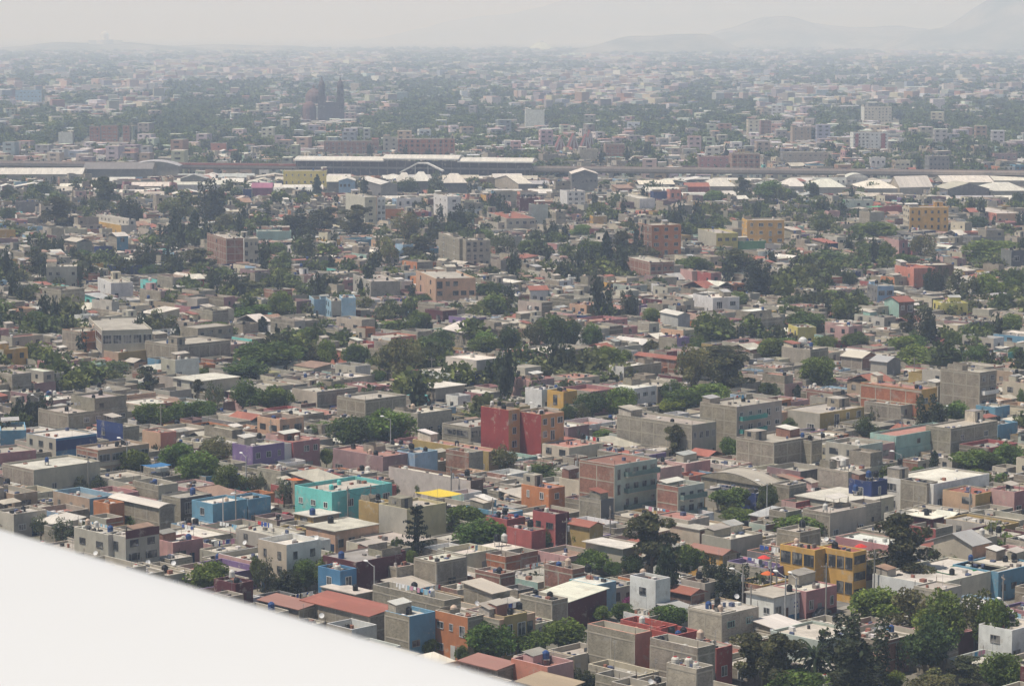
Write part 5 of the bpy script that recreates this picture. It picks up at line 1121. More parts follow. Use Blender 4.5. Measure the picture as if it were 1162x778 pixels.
for D, X, Y, z, h in cand:
    c = r.choice(TANKC)
    if h.get('ref') == 'pale house with red-lidded tanks': c = (.6, .57, .5)
    if h.get('ref') == 'turquoise two-storey building': c = (.13, .52, .48)
    s = r.uniform(.72, 1.02)
    stand = r.random() < .3 and z < h['H'] + 1
    if nt_ank < 280 and 'obj' in h:
        wd = 'turquoise' if c[1] > .5 and c[0] < .2 else 'black' if c[0] < .02 else 'whitish' if c[0] > .57 else 'dark blue' if c[0] < .1 else 'tan'
        k = (wd, stand)
        if k not in proto:
            a_ = MB(); z0 = 0
            if stand:
                for (i, j) in ((-.45, -.45), (.35, -.45), (.35, .35), (-.45, .35)): a_.box(i, i + .1, j, j + .1, 0, .8, 'plain', (.25, .23, .2))
                a_.box(-.6, .6, -.6, .6, .8, .88, 'plain', (.4, .38, .34), bottom=True); z0 = .88
                st_ = a_.build('stand')
            else: st_ = None
            b_ = MB(); tank(b_, 0, 0, z0, c); body = b_.build('tank_body', smooth=False)
            l_ = MB(); l_.cyl(0, 0, z0 + 1.215, z0 + 1.29, .27, .24, 'plastic', (.35, .03, .03) if h.get('ref') == 'pale house with red-lidded tanks' else tuple(min(.7, v * 1.3) for v in c), 10); lid = l_.build('lid')
            proto[k] = [q for q in (st_, body, lid) if q]
            for q in proto[k]: C.objects.unlink(q)
        root = empty('water_tank', (X, Y, z)); root.scale = (s, s, s)
        for q in proto[k]:
            m2 = q.copy(); C.objects.link(m2); m2.parent = root
        i = per[id(h)] = per.get(id(h), 0) + 1; nt_ank += 1
        thing(root, '%s plastic water tank%s' % (wd, ' on a small stand' if stand else ''), 'water tank', 'water tanks on the roofs', (X, Y, z))
        root['_h'] = h.get('ref', '')
    else: tank(sp.b, X, Y, z, c, s)
o = sp.b.build('distant_water_tanks'); o['kind'] = 'stuff'; o['label'] = 'many small water tanks on the roofs farther off'

# ------------------------------------------------------------------ laundry, poles, lamps, dishes, parasols
r = random.Random(8)
FLAT = [h for h in HB + FILL if (h['kw'].get('kind', 'flat') if 'kw' in h else h['kind']) == 'flat']
def roof_under(x, y):
    best = None
    for h in FLAT:
        c, s = math.cos(h['th']), math.sin(h['th']); u, v = (x - h['x']) * c + (y - h['y']) * s, -(x - h['x']) * s + (y - h['y']) * c
        d = math.hypot(max(0, -u, u - h['b']), max(0, -v, v - h['a'])) + (0 if h['a'] * h['b'] > 25 else 6)
        if best is None or d < best[0]: best = (d, h)
    return best[1]
def on_roof(h, L, wh, f):
    if h['b'] > h['a']: L = min(L, h['b'] * .8); x, y = loc(h, (h['b'] - L) / 2, h['a'] * f); laundry(x, y, h['H'] + .02, h['th'], L, wh)
    else: L = min(L, h['a'] * .8); x, y = loc(h, h['b'] * f, (h['a'] - L) / 2); laundry(x, y, h['H'] + .02, h['th'] + 1.5708, L, wh)
def laundry(x, y, z, th, L, where):
    t = empty('clothes_line', (x, y, z), th)
    for s_ in (0, L): m = MB(); m.cyl(s_, 0, 0, 1.9, .035, .03, 'plain', (.25, .23, .2), 5); m.build('post', t)
    m = MB(); m.tube((0, 0, 1.82), (L, 0, 1.82), .015, 'plain', (.6, .6, .6), 4); m.build('line', t)
    u = .25
    while u < L - .8:
        w = r.uniform(.3, .9); hh = r.uniform(.4, 1.0); c = r.choice([(.78, .78, .77)] * 4 + [(.05, .1, .35), (.5, .05, .05), (.1, .3, .5), (.6, .3, .4), (.05, .05, .06), (.3, .5, .6)])
        n = 4; vs = [(u + w * i / n, .03 * math.sin(i * 2.1) + .05 * j, 1.82 - hh * j) for j in (0, 1) for i in range(n + 1)]
        m = MB(); m.add(vs, [(i, i + 1, n + 2 + i, n + 1 + i) for i in range(n)], 'cloth', c); m.build('garment', t); u += w + r.uniform(.05, .3)
    if where: thing(t, None, 'laundry', 'clothes lines on the roofs', None, where)
    else: thing(t, 'clothes line with drying washing', 'laundry', 'clothes lines on the roofs', (x, y, z))
for h in [q for q in FILL[:NS] if q['kind'] == 'flat' and q['a'] * q['b'] > 40][3::4][:36]: on_roof(h, r.uniform(3, 6), None, r.uniform(.2, .7))
for z_, X, Y, H, th, L, wh in (('D', 715, 165, 7.3, 10, 7, 'white and coloured washing on the grey annex roof behind the striped brick building'),
      ('G', 190, 455, 5.6, 25, 8, 'dark and white washing beside the black tank between the white sheet roofs'), ('F', 670, 372, 5.1, -35, 11, 'white sheets on the laundry terrace behind the light blue house'),
      ('F', 690, 392, 5.1, -35, 9, 'shirts and dark clothes, second line of the laundry terrace'), ('H', 505, 570, 5.1, 20, 8, 'white washing on the octagon-like roof in front of the big green trees'),
      ('C', 700, 660, 9.1, 20, 8, 'white washing on the smaller pale green apartment house'), ('C', 455, 460, 4, 10, 12, 'long line of red and white clothes on the yard wall by the unfinished block'),
      ('C', 1035, 330, 10, 44, 5, 'dark washing on the upper balcony of the large grey tenement'), ('E', 1030, 185, 4.5, 15, 7, 'coloured washing on a terrace below the sky blue house'), ('A', 300, 320, 6, 10, 9, 'two white sheets on the roof of the grey house with window row'),
      ('A', 285, 160, 5, 10, 7, 'white washing among the roofs below the yellow block'), ('E', 545, 110, 5, 20, 5, 'white washing behind the pale apartment block by the wing'), ('6', 790, 262, 10, 4, 12, 'washing on the ochre balcony apartment block roof')):
    g = at(zx(z_, X), zy(z_, Y), H); h = roof_under(g[0], g[1]); on_roof(h, L, wh, .25 if 'second' in wh else .5)
def pole(px, yb, h, desc, lamp=False, th=0):
    g = at(px, yb, 0); best = None
    for dx in range(-9, 10):
        for dy in range(-12, 13):
            i, j = int(g[0] + dx - RX), int(g[1] + dy - RY)
            if 0 <= i < RW and 0 <= j < RH and not occ[j, i] and (best is None or dx * dx * 3 + dy * dy < best[0]): best = (dx * dx * 3 + dy * dy, dx, dy)
    if best and best[0] > 0: g = (int(g[0] + best[1]) + .5, int(g[1] + best[2]) + .5, 0)
    t = empty('street_lamp' if lamp else 'utility_pole', (g[0], g[1], 0), th)
    m = MB(); m.cyl(0, 0, 0, h, .16, .1, 'plain', (.3, .28, .25) if not lamp else (.4, .4, .39), 7); m.build('pole', t)
    if lamp:
        m = MB(); m.tube((0, 0, h - .2), (1.8, 0, h + .5), .05, 'plain', (.4, .4, .39), 5); m.build('arm', t)
        m = MB(); m.lathe(0, 0, [(.16, -.12), (.3, 0), (.22, .14), (.05, .2)], 'plain', (.75, .75, .73), 8); o = m.build('lamp_head', t); o.location = (1.95, 0, h + .5); o.scale = (1.8, 1, 1)
    else:
        m = MB(); m.box(-.9, .9, -.06, .06, h - .7, h - .58, 'plain', (.25, .2, .15), bottom=True); m.build('crossarm', t)
        for i in (-.8, -.3, .3, .8): m = MB(); m.cyl(i, 0, h - .58, h - .4, .05, .04, 'plain', (.5, .45, .4), 5); m.build('insulator', t)
        if r.random() < .4: m = MB(); m.cyl(.35, 0, h - 2.4, h - 1.4, .26, .26, 'plain', (.4, .41, .4), 8); m.build('transformer', t)
    thing(t, desc, 'street lamp' if lamp else 'utility pole', 'street lamps' if lamp else 'utility poles', (g[0], g[1], h))
    return g
PL = {}
for i, (px, yb, h) in enumerate(((395, 606, 9), (421, 604, 9), (868, 704, 8), (893, 698, 9), (937, 702, 9), (883, 690, 8), (1157, 718, 8), (545, 612, 8), (260, 606, 9), (655, 560, 8), (1029, 515, 9), (704, 628, 8), (512, 575, 8), (300, 520, 8),
      (985, 680, 9), (1010, 660, 9), (850, 720, 8), (760, 470, 8), (170, 500, 8), (490, 440, 8), (90, 560, 8), (1100, 600, 8), (1040, 440, 8), (640, 640, 8))):
    PL[i] = pole(px, yb, h, 'weathered concrete utility pole with crossarm', False, r.uniform(0, 3))
for px, yb, h, th in ((889, 708, 8, 2.4), (903, 713, 8, 2), (848, 700, 7, 2.6), (1143, 745, 8, 2.2), (700, 552, 8, 2.5), (447, 520, 8, 2.8), (250, 615, 8, .4), (45, 490, 8, 2.6), (563, 430, 8, .3), (1022, 560, 8, 2.7), (870, 590, 7, 2.7), (425, 690, 7, 2.4),
                      (135, 540, 8, 2.7), (1050, 500, 8, 1), (610, 500, 8, 2.4), (270, 555, 7, 2.2)):
    pole(px, yb, h, 'slim street lamp with a pale curved head', True, th)
def wire(p, q, zp, zq, desc):
    m = MB(); n = 10; P = [Vector(p[:2] + (zp,)).lerp(Vector(q[:2] + (zq,)), i / n) - Vector((0, 0, 1.1 * 4 * (i / n) * (1 - i / n))) for i in range(n + 1)]
    for i in range(n): m.tube(P[i], P[i + 1], .018, 'plain', (.03, .03, .03), 3)
    o = m.build('overhead_wire'); thing(o, None, 'wire', 'overhead wires', None, desc)
for a_, b_, ds in ((0, 1, 'in front of the turquoise building'), (2, 3, 'above the white and blue corner shop'), (3, 4, 'above the pink corner shop'), (4, 14, 'along the pavement below the yellow building'), (14, 15, 'toward the great eucalyptus'), (5, 2, 'over the low corner roofs')):
    wire(PL[a_], PL[b_], 8.3, 8.3, 'thin dark overhead wire sagging between two poles ' + ds)
# satellite dishes
for h in [q for q in FILL[:NS] if q['kind'] == 'flat'][::6][:24]:
    x, y = loc(h, h['b'] - .5, .5); t = empty('satellite_dish', (x, y, h['H'] + .02), r.uniform(-2.4, -1))
    m = MB(); m.cyl(0, 0, 0, 1.1, .03, .03, 'plain', (.5, .5, .5), 5); m.build('mast', t)
    m = MB(); m.lathe(0, 0, [(.06, 0), (.25, .03), (.4, .09), (.42, .1)][::-1], 'plain', (.7, .7, .69), 12); o = m.build('dish', t); o.location = (0, 0, 1.2); o.rotation_euler = (0, 1.0, 0)
    thing(t, 'small pale satellite dish on a mast', 'satellite dish', 'satellite dishes', (x, y, h['H'] + 1))
def parasol(px, py, H, col, desc):
    g = at(px, py, H + 2.3); h = roof_under(g[0], g[1]); g = loc(h, h['b'] * .5, h['a'] * .35) + (h['H'],); H = h['H']; t = empty('parasol', (g[0], g[1], H + .02)); m = MB(); m.cyl(0, 0, 0, 2.3, .03, .03, 'plain', (.5, .5, .5), 5); m.build('pole', t)
    m = MB(); m.lathe(0, 0, [(1.15, 1.9), (1.0, 2.0), (.5, 2.25), (.05, 2.4)], 'cloth', col, 8); m.build('canopy', t); thing(t, None, 'parasol', None, None, desc)
parasol(866, 637, 4.3, (.55, .13, .04), 'orange parasol on the terrace left of the yellow corner building')
parasol(996, 590, 7.1, (.55, .05, .04), 'red parasol on the grey roof above the yellow corner building')
parasol(867, 612, 5, (.6, .06, .05), 'red striped parasol behind the left wing of the yellow building')
# tarpaulins
def tarp(px, py, H, w, d, col, desc):
    g = at(px, py, H); t = empty('tarpaulin', (g[0], g[1], 0), math.radians(40)); m = MB(); n = 5; vs = [(w * i / n, d * j / n, H - .35 * math.sin(math.pi * i / n) * (.4 + .6 * math.sin(math.pi * j / n))) for j in range(n + 1) for i in range(n + 1)]
    m.add(vs, [(j * (n + 1) + i, j * (n + 1) + i + 1, (j + 1) * (n + 1) + i + 1, (j + 1) * (n + 1) + i) for j in range(n) for i in range(n)], 'cloth', col); m.build('sheet', t)
    for (i, j) in ((.05, .05), (w - .05, .05), (.05, d - .05), (w - .05, d - .05)): m = MB(); m.cyl(i, j, 0, H - .02, .05, .05, 'plain', (.3, .28, .25), 5); m.build('post', t)
    thing(t, None, 'tarpaulin', None, None, desc)
tarp(496, 564, 6.5, 6, 7, (.65, .48, .06), 'yellow tarpaulin stretched over a yard right of the ochre house')
tarp(344, 543, 5.5, 4, 3, (.06, .16, .5), 'blue tarpaulin awning by the salmon pink house')
tarp(332, 545, 5.5, 3.5, 3, (.5, .14, .05), 'orange tarpaulin beside the blue one')
tarp(171, 530, 5, 5, 4, (.05, .16, .33), 'blue awning between round trees left of the dense green tree')
tarp(1080, 652, 4.6, 7, 5, (.02, .14, .05), 'dark green awning on the long white terrace house')
tarp(990, 235, 9, 8, 5, (.1, .4, .2), 'green awning among low houses under the market roofs')
# a parked car left of the turquoise building
def car(px, py, th, col, desc):
    g = at(px, py, 0); t = empty('parked_car', (g[0], g[1], .0), th); m = MB()
    pr = [(-2.1, .35), (-2.1, .8), (-1.3, .92), (-.7, 1.42), (.8, 1.42), (1.45, .95), (2.05, .8), (2.1, .35)]; n = len(pr)
    vs = [(x, -.82 + (.1 if z > 1 else 0), z) for x, z in pr] + [(x, .82 - (.1 if z > 1 else 0), z) for x, z in pr]
    m.add(vs, [tuple(range(n)), tuple(range(2 * n - 1, n - 1, -1))] + [((i + 1) % n, i, n + i, n + (i + 1) % n) for i in range(n)], 'plastic', col); b = m.build('body', t)
    for nm, q in (('windscreen', [(.84, -.66, 1.4), (1.42, -.7, .97), (1.42, .7, .97), (.84, .66, 1.4)]), ('rear_window', [(-.74, .66, 1.4), (-1.27, .7, .95), (-1.27, -.7, .95), (-.74, -.66, 1.4)])):
        m = MB(); m.add([(x + (.02 if x > 0 else -.02), y, z + .02) for x, y, z in q], [(0, 1, 2, 3)], 'glass', (.03, .03, .035)); m.build(nm, t)
    for s_ in (-1, 1):
        m = MB(); m.add([(-1.1, s_ * .8, .97), (1.2, s_ * .8, .97), (.7, s_ * .745, 1.36), (-.62, s_ * .745, 1.36)], [(0, 1, 2, 3)], 'glass', (.03, .03, .035)); m.build('side_window', t)
        for x in (-1.3, 1.35):
            m = MB(); m.cyl(0, 0, -.1, .1, .33, .33, 'plain', (.02, .02, .02), 12); o = m.build('wheel', t); o.location = (x, s_ * .76, .33); o.rotation_euler = (1.5708, 0, 0)
    thing(t, None, 'car', None, None, desc)
car(323, 590, 1.2, (.3, .02, .03), 'red car parked in a yard left of the turquoise building')
car(930, 699, math.radians(47), (.1, .11, .13), 'dark car parked in the street below the yellow building')
# flat-topped spherical tank, silver
g = at(zx('D', 190), zy('D', 40), 7); t = empty('water_tank', (g[0], g[1], 6.15)); m = MB(); m.lathe(0, 0, [(.3, 0), (.35, .5), (1.0, .9), (1.3, 1.6), (1.1, 2.3), (.5, 2.75), (.05, 2.85)], 'plastic', (.6, .6, .58), 12); m.build('tank_body', t)
thing(t, None, 'water tank', None, None, 'round pale ball-shaped water tank on a grey box building')

# ------------------------------------------------------------------ viaduct and station
via = empty('railway_viaduct', (V0[0], V0[1], 0), vth)
def vb(name, x0, x1, y0, y1, z0, z1, col, mat='paint', par=None):
    m = MB(); m.box(x0, x1, y0, y1, z0, z1, mat, col, bottom=True); return m.build(name, par or via)
st0 = side((V0[0], V0[1], 9.0), vd, 337); st1 = side((V0[0], V0[1], 9.0), vd, 605)
redx = st0 - 85
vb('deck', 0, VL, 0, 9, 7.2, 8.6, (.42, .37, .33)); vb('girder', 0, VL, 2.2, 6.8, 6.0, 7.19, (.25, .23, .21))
vb('parapet', 0, redx, -.2, .05, 8.61, 9.6, (.5, .41, .37)); vb('parapet', redx + .01, st0, -.2, .05, 8.61, 9.9, (.36, .13, .11)); vb('parapet', st1, VL, -.2, .05, 8.61, 9.6, (.5, .42, .37)); vb('parapet', 0, VL, 9.0, 9.2, 8.61, 9.7, (.34, .27, .24))
x = 10; 
while x < VL:
    m = MB(); m.add([(x, 3, 0), (x + 2, 3, 0), (x + 2, 6, 0), (x, 6, 0), (x - .3, 2, 6), (x + 2.3, 2, 6), (x + 2.3, 7, 6), (x - .3, 7, 6)], [(0, 1, 5, 4), (1, 2, 6, 5), (2, 3, 7, 6), (3, 0, 4, 7)], 'paint', (.4, .38, .35)); m.build('pier', via); x += 25
x = 20
while x < VL:
    if not st0 - 5 < x < st1 + 5:
        m = MB(); m.cyl(x, 4.5, 8.6, 13.5, .12, .09, 'plain', (.4, .4, .4), 5); m.build('mast', via)
    x += 50
thing(via, None, 'viaduct', None, None, 'long elevated railway viaduct on piers crossing the whole city')
stn = empty('railway_station', (V0[0] + vd[0] * st0, V0[1] + vd[1] * st0, 0), vth); SLn = st1 - st0
def sb(name, *a, mat='paint'): m = MB(); m.box(*a[:6], mat, a[6], bottom=True); return m.build(name, stn)
sb('platform', 0, SLn, -3.5, -.22, 7.6, 8.7, (.25, .23, .22)); sb('platform', 0, SLn, 9.22, 12.5, 7.6, 8.7, (.25, .23, .22))
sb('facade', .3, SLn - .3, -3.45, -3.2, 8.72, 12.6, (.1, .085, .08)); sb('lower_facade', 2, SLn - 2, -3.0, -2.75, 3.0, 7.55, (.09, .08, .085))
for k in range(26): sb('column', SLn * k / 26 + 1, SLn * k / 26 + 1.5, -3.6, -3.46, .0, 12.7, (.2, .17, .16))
for (x0, x1, dz) in ((0, 56, 0), (56.01, 103, 1.4), (103.01, SLn, 0)):
    m = MB(); n = 8; vs = [(xx, -4.5 + 18 * k / n, 12.7 + dz + 2.0 * math.sin(math.pi * k / n) ** .8) for xx in (x0 - .5, x1 + .5) for k in range(n + 1)]
    m.add(vs, [(k, n + 1 + k, n + 2 + k, k + 1) for k in range(n)] + [tuple(range(n, -1, -1)), tuple(range(n + 1, 2 * n + 2))], 'metal', COL['tinl']); m.build('roof', stn)
    sb('fascia', x0 - .4, x1 + .4, -4.62, -4.5, 12.0 + dz, 12.75 + dz, (.7, .69, .66))
m = MB()      # covered stairs down to the street, a white zig-zag roof
for (x0, z0, x1, z1) in ((68, 5.5, 79, 11.2), (79, 11.2, 85, 11.2), (85, 11.2, 95, 6.5)):
    m.add([(x0, -12, z0), (x1, -12, z1), (x1, -7, z1), (x0, -7, z0), (x0, -12, z0 + .8), (x1, -12, z1 + .8), (x1, -7, z1 + .8), (x0, -7, z0 + .8)], [(0, 1, 5, 4), (1, 2, 6, 5), (2, 3, 7, 6), (3, 0, 4, 7), (4, 5, 6, 7), (3, 2, 1, 0)], 'metal', (.72, .71, .68))
m.build('stair_roof', stn)
for k in range(4): sb('stair_pillar', 69 + k * 8, 69.5 + k * 8, -9.6, -9.2, 0, 5.6 if k in (0, 3) else 10, (.5, .49, .46))
thing(stn, None, 'station', None, None, 'railway station on the viaduct with long white curved roofs and dark sides')

# ------------------------------------------------------------------ far landmarks
def tower_church():
    g = at(376, 137, 0); t = empty('church', (g[0], g[1], 0), .1); c = (.12, .1, .11)
    m = MB(); m.box(-9, 9, 6, 45, 0, 17, 'paint', c); m.box(-7, 7, 1, 6, 0, 19, 'paint', c); m.build('nave', t)
    for s_ in (-9.5, 9.5):
        m = MB(); m.box(s_ - 4, s_ + 4, 0, 8.6, 0, 24, 'paint', c); m.box(s_ - 3.4, s_ + 3.4, .6, 8, 24, 31, 'paint', c); m.lathe(s_, 4.6, [(3.2, 31), (3.3, 35), (3.6, 35.2), (3.3, 37.5), (2.2, 40), (.9, 41.4), (.7, 43.3), (.2, 45.5)], 'paint', c, 10); b = m.build('bell_tower', t)
        for zz in (12, 25.5):
            for x_ in (-2, 1): 
                m = MB(); m.box(s_ + x_, s_ + x_ + 1.4, (-.03 if zz < 20 else .57), (-.001 if zz < 20 else .599), zz, zz + 4, 'glass', (.02, .02, .02)); m.build('belfry_opening', b)
    m = MB(); m.lathe(-3, 34, [(9, 17), (9, 22), (8.6, 25), (6.5, 29), (3.5, 31.5), (1.2, 32.4), (1, 35), (.1, 37)], 'paint', (.17, .12, .12), 14); o = m.build('dome', t); o.location = (-14, 0, 0)
    m = MB(); m.lathe(-22, 20, [(7, 0), (7, 13), (6, 16), (3.5, 18.5), (.3, 19.6)], 'paint', (.16, .09, .085), 12); m.build('side_chapel', t)
    thing(t, None, 'church', None, None, 'dark twin-towered church with a dome rising out of the haze')
tower_church()
g = at(648, 176, 0); t = empty('striped_church', (g[0], g[1], 0), math.radians(4))
for i, (x0, w, h, d) in enumerate(((-14, 13, 14, 0), (-4, 13, 16, 3), (6, 12, 15, 6), (11, 9, 18, 10))):
    m = MB(); m.add([(x0, d, 0), (x0 + w, d, 0), (x0 + w * .5, d, h), (x0, d + 16, 0), (x0 + w, d + 16, 0), (x0 + w * .5, d + 16, h)], [(0, 1, 2), (5, 4, 3), (1, 4, 5, 2), (3, 0, 2, 5)], 'paint', (.2, .08, .075), [(.2, .1, .09), (.16, .1, .1), (.22, .08, .075), (.22, .08, .075)])
    m.build('gable', t)
    for k in range(-1, 2):
        m = MB(); f = .5 + k * .02; m.add([(x0 + w * (.5 + .38 * k) - .5, d - .06, .3), (x0 + w * (.5 + .38 * k) + .5, d - .06, .3), (x0 + w * .5 + .5 + k * .6, d - .06, h * .93 - abs(k) * 1.0), (x0 + w * .5 - .5 + k * .6, d - .06, h * .93 - abs(k) * 1.0)], [(0, 1, 2, 3)], 'paint', (.5, .45, .43)); m.build('white_rib', t)
thing(t, None, 'church', None, None, 'church of steep red and white striped gables beyond the viaduct')
g = at(614, 58.5, 0); t = empty('pyramid_hall', (g[0], g[1], 0)); m = MB(); m.lathe(0, 0, [(70, 0), (70, 8), (50, 20), (24, 36), (16, 40)], 'paint', (.5, .56, .42), 8); m.build('roof', t)
m = MB(); m.lathe(0, 0, [(13, 40.1), (13, 47), (3, 52)], 'paint', (.75, .73, .66), 8); m.build('lantern', t); thing(t, None, 'hall', None, None, 'huge pale green pyramid-roofed hall far off in the haze')
DG = (( 122 - CX) / FPX * 11500, 11500)
t = empty('white_domed_temple', (DG[0], DG[1], 40)); t.scale = (.62, .62, .62); m = MB(); m.lathe(0, 0, [(60, -10), (60, 22), (28, 24), (28, 38), (30, 52), (27, 64), (16, 76), (5, 82), (1, 92)], 'paint', (.8, .78, .74), 16); m.build('dome', t)
for x0, x1 in ((-110, -61), (61, 120)): m = MB(); m.box(x0, x1, -20, 20, -10, 18, 'paint', (.8, .78, .74)); m.build('side_wing', t)
thing(t, None, 'domed building', None, None, 'white domed building on the hazy horizon at the left')

for h in HB:        # the painted board on the corner shop, white with a blue mark
    if h['ref'] == 'white and blue corner shop':
        m = MB(); b = h['b']; m.box(b * .62, b * .97, -.09, -.047, 1.5, 3.3, 'paint', (.72, .72, .7), bottom=True); p = m.build('sign_board', h['obj'])
        m = MB(); x = b * .8
        m.box(x - .5, x + .5, -.115, -.092, 2.0, 2.22, 'paint', (.03, .07, .25), bottom=True); m.box(x - .12, x + .12, -.115, -.092, 2.23, 3.0, 'paint', (.03, .07, .25), bottom=True); m.box(x - .42, x + .42, -.115, -.092, 2.62, 2.84, 'paint', (.03, .07, .25), bottom=True); m.build('emblem', p)
# ------------------------------------------------------------------ tree masses: gaps of the near blocks, woods between, the far plain
r = random.Random(31); NPR = np.random.default_rng(3)
def vnoise(x, y, s, seed):
    from mathutils import noise as mn
    return mn.noise(Vector((x / s, y / s, seed * 7.3)))
ms = Mass(); k = 0
hx = [(h['x'], h['y']) for h in FILL]
for (x, y, w, d, th) in YARD:
    D = math.hypot(x, y); X, Y = x + w * .5, y + w * .5
    for _ in range(r.choice((0, 1, 1, 2))):
        W = r.uniform(2.2, 4.5); lim = limit(X - W / 2, Y - W / 2, 0, W, W, 6) - .6
        if lim < 1.6: continue
        ms.put(r.choice(LOW), X + r.uniform(-2, 2), Y + r.uniform(-2, 2), .2, W, min(lim, r.uniform(2.5, 5)), r.choice(LC), r.uniform(0, 6.28))
# scattered trees among the middle-distance houses, standing in the narrow yards
PR = PRF[(PRF[:, 4] > .11) | (PRF[:, 4] == 0)]
for _ in range(13000):
    y = math.sqrt(r.uniform(560 ** 2, 1880 ** 2)); x = r.uniform(-.215, .215) * y
    n = vnoise(x, y, 55, 1) + .5 * vnoise(x, y, 18, 2)
    if n < .17 + (.02 if y < 800 else 0) - (.12 if r.random() < .25 else 0) or abs((x - V0[0]) * vn[0] + (y - V0[1]) * vn[1] - 4) < 14: continue
    W = r.choice((r.uniform(3.5, 6), r.uniform(5, 9.5))); H = W * r.uniform(.9, 1.35); cc = r.choice(LC); src = r.choice(LOW[:4]); q = r.random()
    if q < .16: src = LOW[4]; W *= .55; H *= 1.5; cc = (.045, .058, .03)
    lim = limit(x - W * .4, y - W * .4, 0, W * .8, W * .8, H)
    if lim < H * .85: continue
    ms.put(src, x, y, H * .15, W, H * .85, cc, r.uniform(0, 6.28)); k += 1
print('mid trees', k)
o = ms.build('distant_trees'); o['kind'] = 'stuff'; o['label'] = 'scattered dark green trees between the houses farther off'
# dark tree masses beyond the viaduct, as areas of the picture traced onto the plain
CL = [('1', 560, 900, 290, 400, .9), ('1', 420, 720, 395, 490, .9), ('1', 10, 560, 450, 540, .85), ('1', 120, 190, 365, 440, 1), ('1', 740, 1010, 420, 490, .8), ('1', 40, 120, 220, 290, .9), ('1', 230, 360, 250, 310, .5), ('1', 950, 1160, 300, 460, .5), ('1', 0, 60, 320, 420, .4),
      ('2', 60, 180, 290, 360, .7), ('2', 200, 400, 290, 380, .8), ('2', 440, 640, 320, 400, .7), ('2', 390, 640, 400, 480, .75), ('2', 650, 1162, 380, 460, .75), ('2', 150, 420, 170, 220, .5), ('2', 460, 800, 150, 200, .45), ('2', 560, 640, 460, 500, .6), ('2', 840, 1060, 520, 560, .8), ('2', 0, 120, 495, 530, .7), ('2', 260, 560, 560, 610, .45),
      ('3', 0, 250, 360, 440, .75), ('3', 430, 620, 400, 480, .8), ('3', 760, 1162, 350, 440, .5), ('3', 750, 1050, 430, 560, .65), ('3', 300, 640, 220, 300, .5), ('3', 0, 480, 140, 200, .4), ('3', 640, 1162, 230, 310, .5), ('3', 140, 330, 410, 520, .45), ('3', 1060, 1162, 370, 480, .6), ('3', 930, 1162, 520, 570, .8), ('3', 0, 100, 440, 550, .6)]
CLP = [(zx(z, a), zx(z, b), zy(z, c), zy(z, d), p) for z, a, b, c, d, p in CL]
HBF = [(h['xl'] - 3, h['xr'] + 3, h['yt'] - 1, h['yt'] + h['H'] * FPX / h['D'] + 1, h['D']) for h in HB if h['D'] > 1650] + [(624, 672, 148, 178, 1975), (342, 402, 82, 138, 2750)]
def tree_p(px, py, x, y, D):
    n = vnoise(x, y * .35, 60 + D * .018, 5) + .5 * vnoise(x, y * .35, 24 + D * .006, 6)
    base = max(0, min(1, .42 + n * 1.6))
    base *= .9 if D < 3600 else .5
    if py > 150: base *= 1.0
    for (a, b, c, d, p) in CLP:
        if a < px < b and c < py < d: base = max(base, p * (.92 if py > 85 else .5))
    return base
def blocked(px0, px1, ytop, D):
    for (a, b, c, d, DD) in HBF:
        if DD > D and px1 > a and px0 < b and ytop < d and ytop + 60 > c: return True
    return False
mf = Mass(); fb = MB(); nb = nt2 = 0
FW = [(.5, .48, .44), (.42, .4, .37), (.33, .31, .28), (.6, .58, .54), (.55, .48, .38), (.45, .33, .27), (.36, .22, .17), (.5, .35, .3), (.7, .69, .66), (.3, .33, .36), (.28, .26, .24), (.55, .5, .35), (.45, .36, .33)]
FR = [(.5, .47, .42), (.62, .6, .55), (.42, .39, .35), (.33, .3, .28), (.75, .73, .68), (.48, .25, .18), (.55, .53, .5)]
y = 1660.0
quads_v = []; quads_c = []; quads_m = []
def fbox(x, y, a, b, th, h, wc, rc, win):
    c, s = math.cos(th), math.sin(th); P = [(x + u * c - v * s, y + u * s + v * c) for u, v in ((-b, -a), (b, -a), (b, a), (-b, a))]
    for i in range(4):
        p, q = P[i], P[(i + 1) % 4]; sh = (1, .92, .85, .95)[i]
        if i == 2: continue
        quads_v.append([(p[0], p[1], 0), (q[0], q[1], 0), (q[0], q[1], h), (p[0], p[1], h)]); quads_c.append(wc); quads_m.append(MI['paint'])
    quads_v.append([(P[0][0], P[0][1], h), (P[1][0], P[1][1], h), (P[2][0], P[2][1], h), (P[3][0], P[3][1], h)]); quads_c.append(rc); quads_m.append(MI['roof'])
    if win:
        for i, ln in ((0, 2 * b), (3, 2 * a)):
            p, q = P[i], P[(i + 1) % 4]; nx, ny = (q[1] - p[1]) / ln, -(q[0] - p[0]) / ln; ns = max(1, int(h / 3)); nc = max(1, int(ln / 4.5))
            for k in range(ns):
                for j in range(nc):
                    t0, t1 = (j + .25) / nc, (j + .7) / nc; z0 = k * h / ns + .9; z1 = z0 + 1.3
                    A = (p[0] + (q[0] - p[0]) * t0 + nx * .05, p[1] + (q[1] - p[1]) * t0 + ny * .05); B = (p[0] + (q[0] - p[0]) * t1 + nx * .05, p[1] + (q[1] - p[1]) * t1 + ny * .05)
                    quads_v.append([(A[0], A[1], z0), (B[0], B[1], z0), (B[0], B[1], z1), (A[0], A[1], z1)]); quads_c.append((.05, .05, .055)); quads_m.append(MI['glass'])
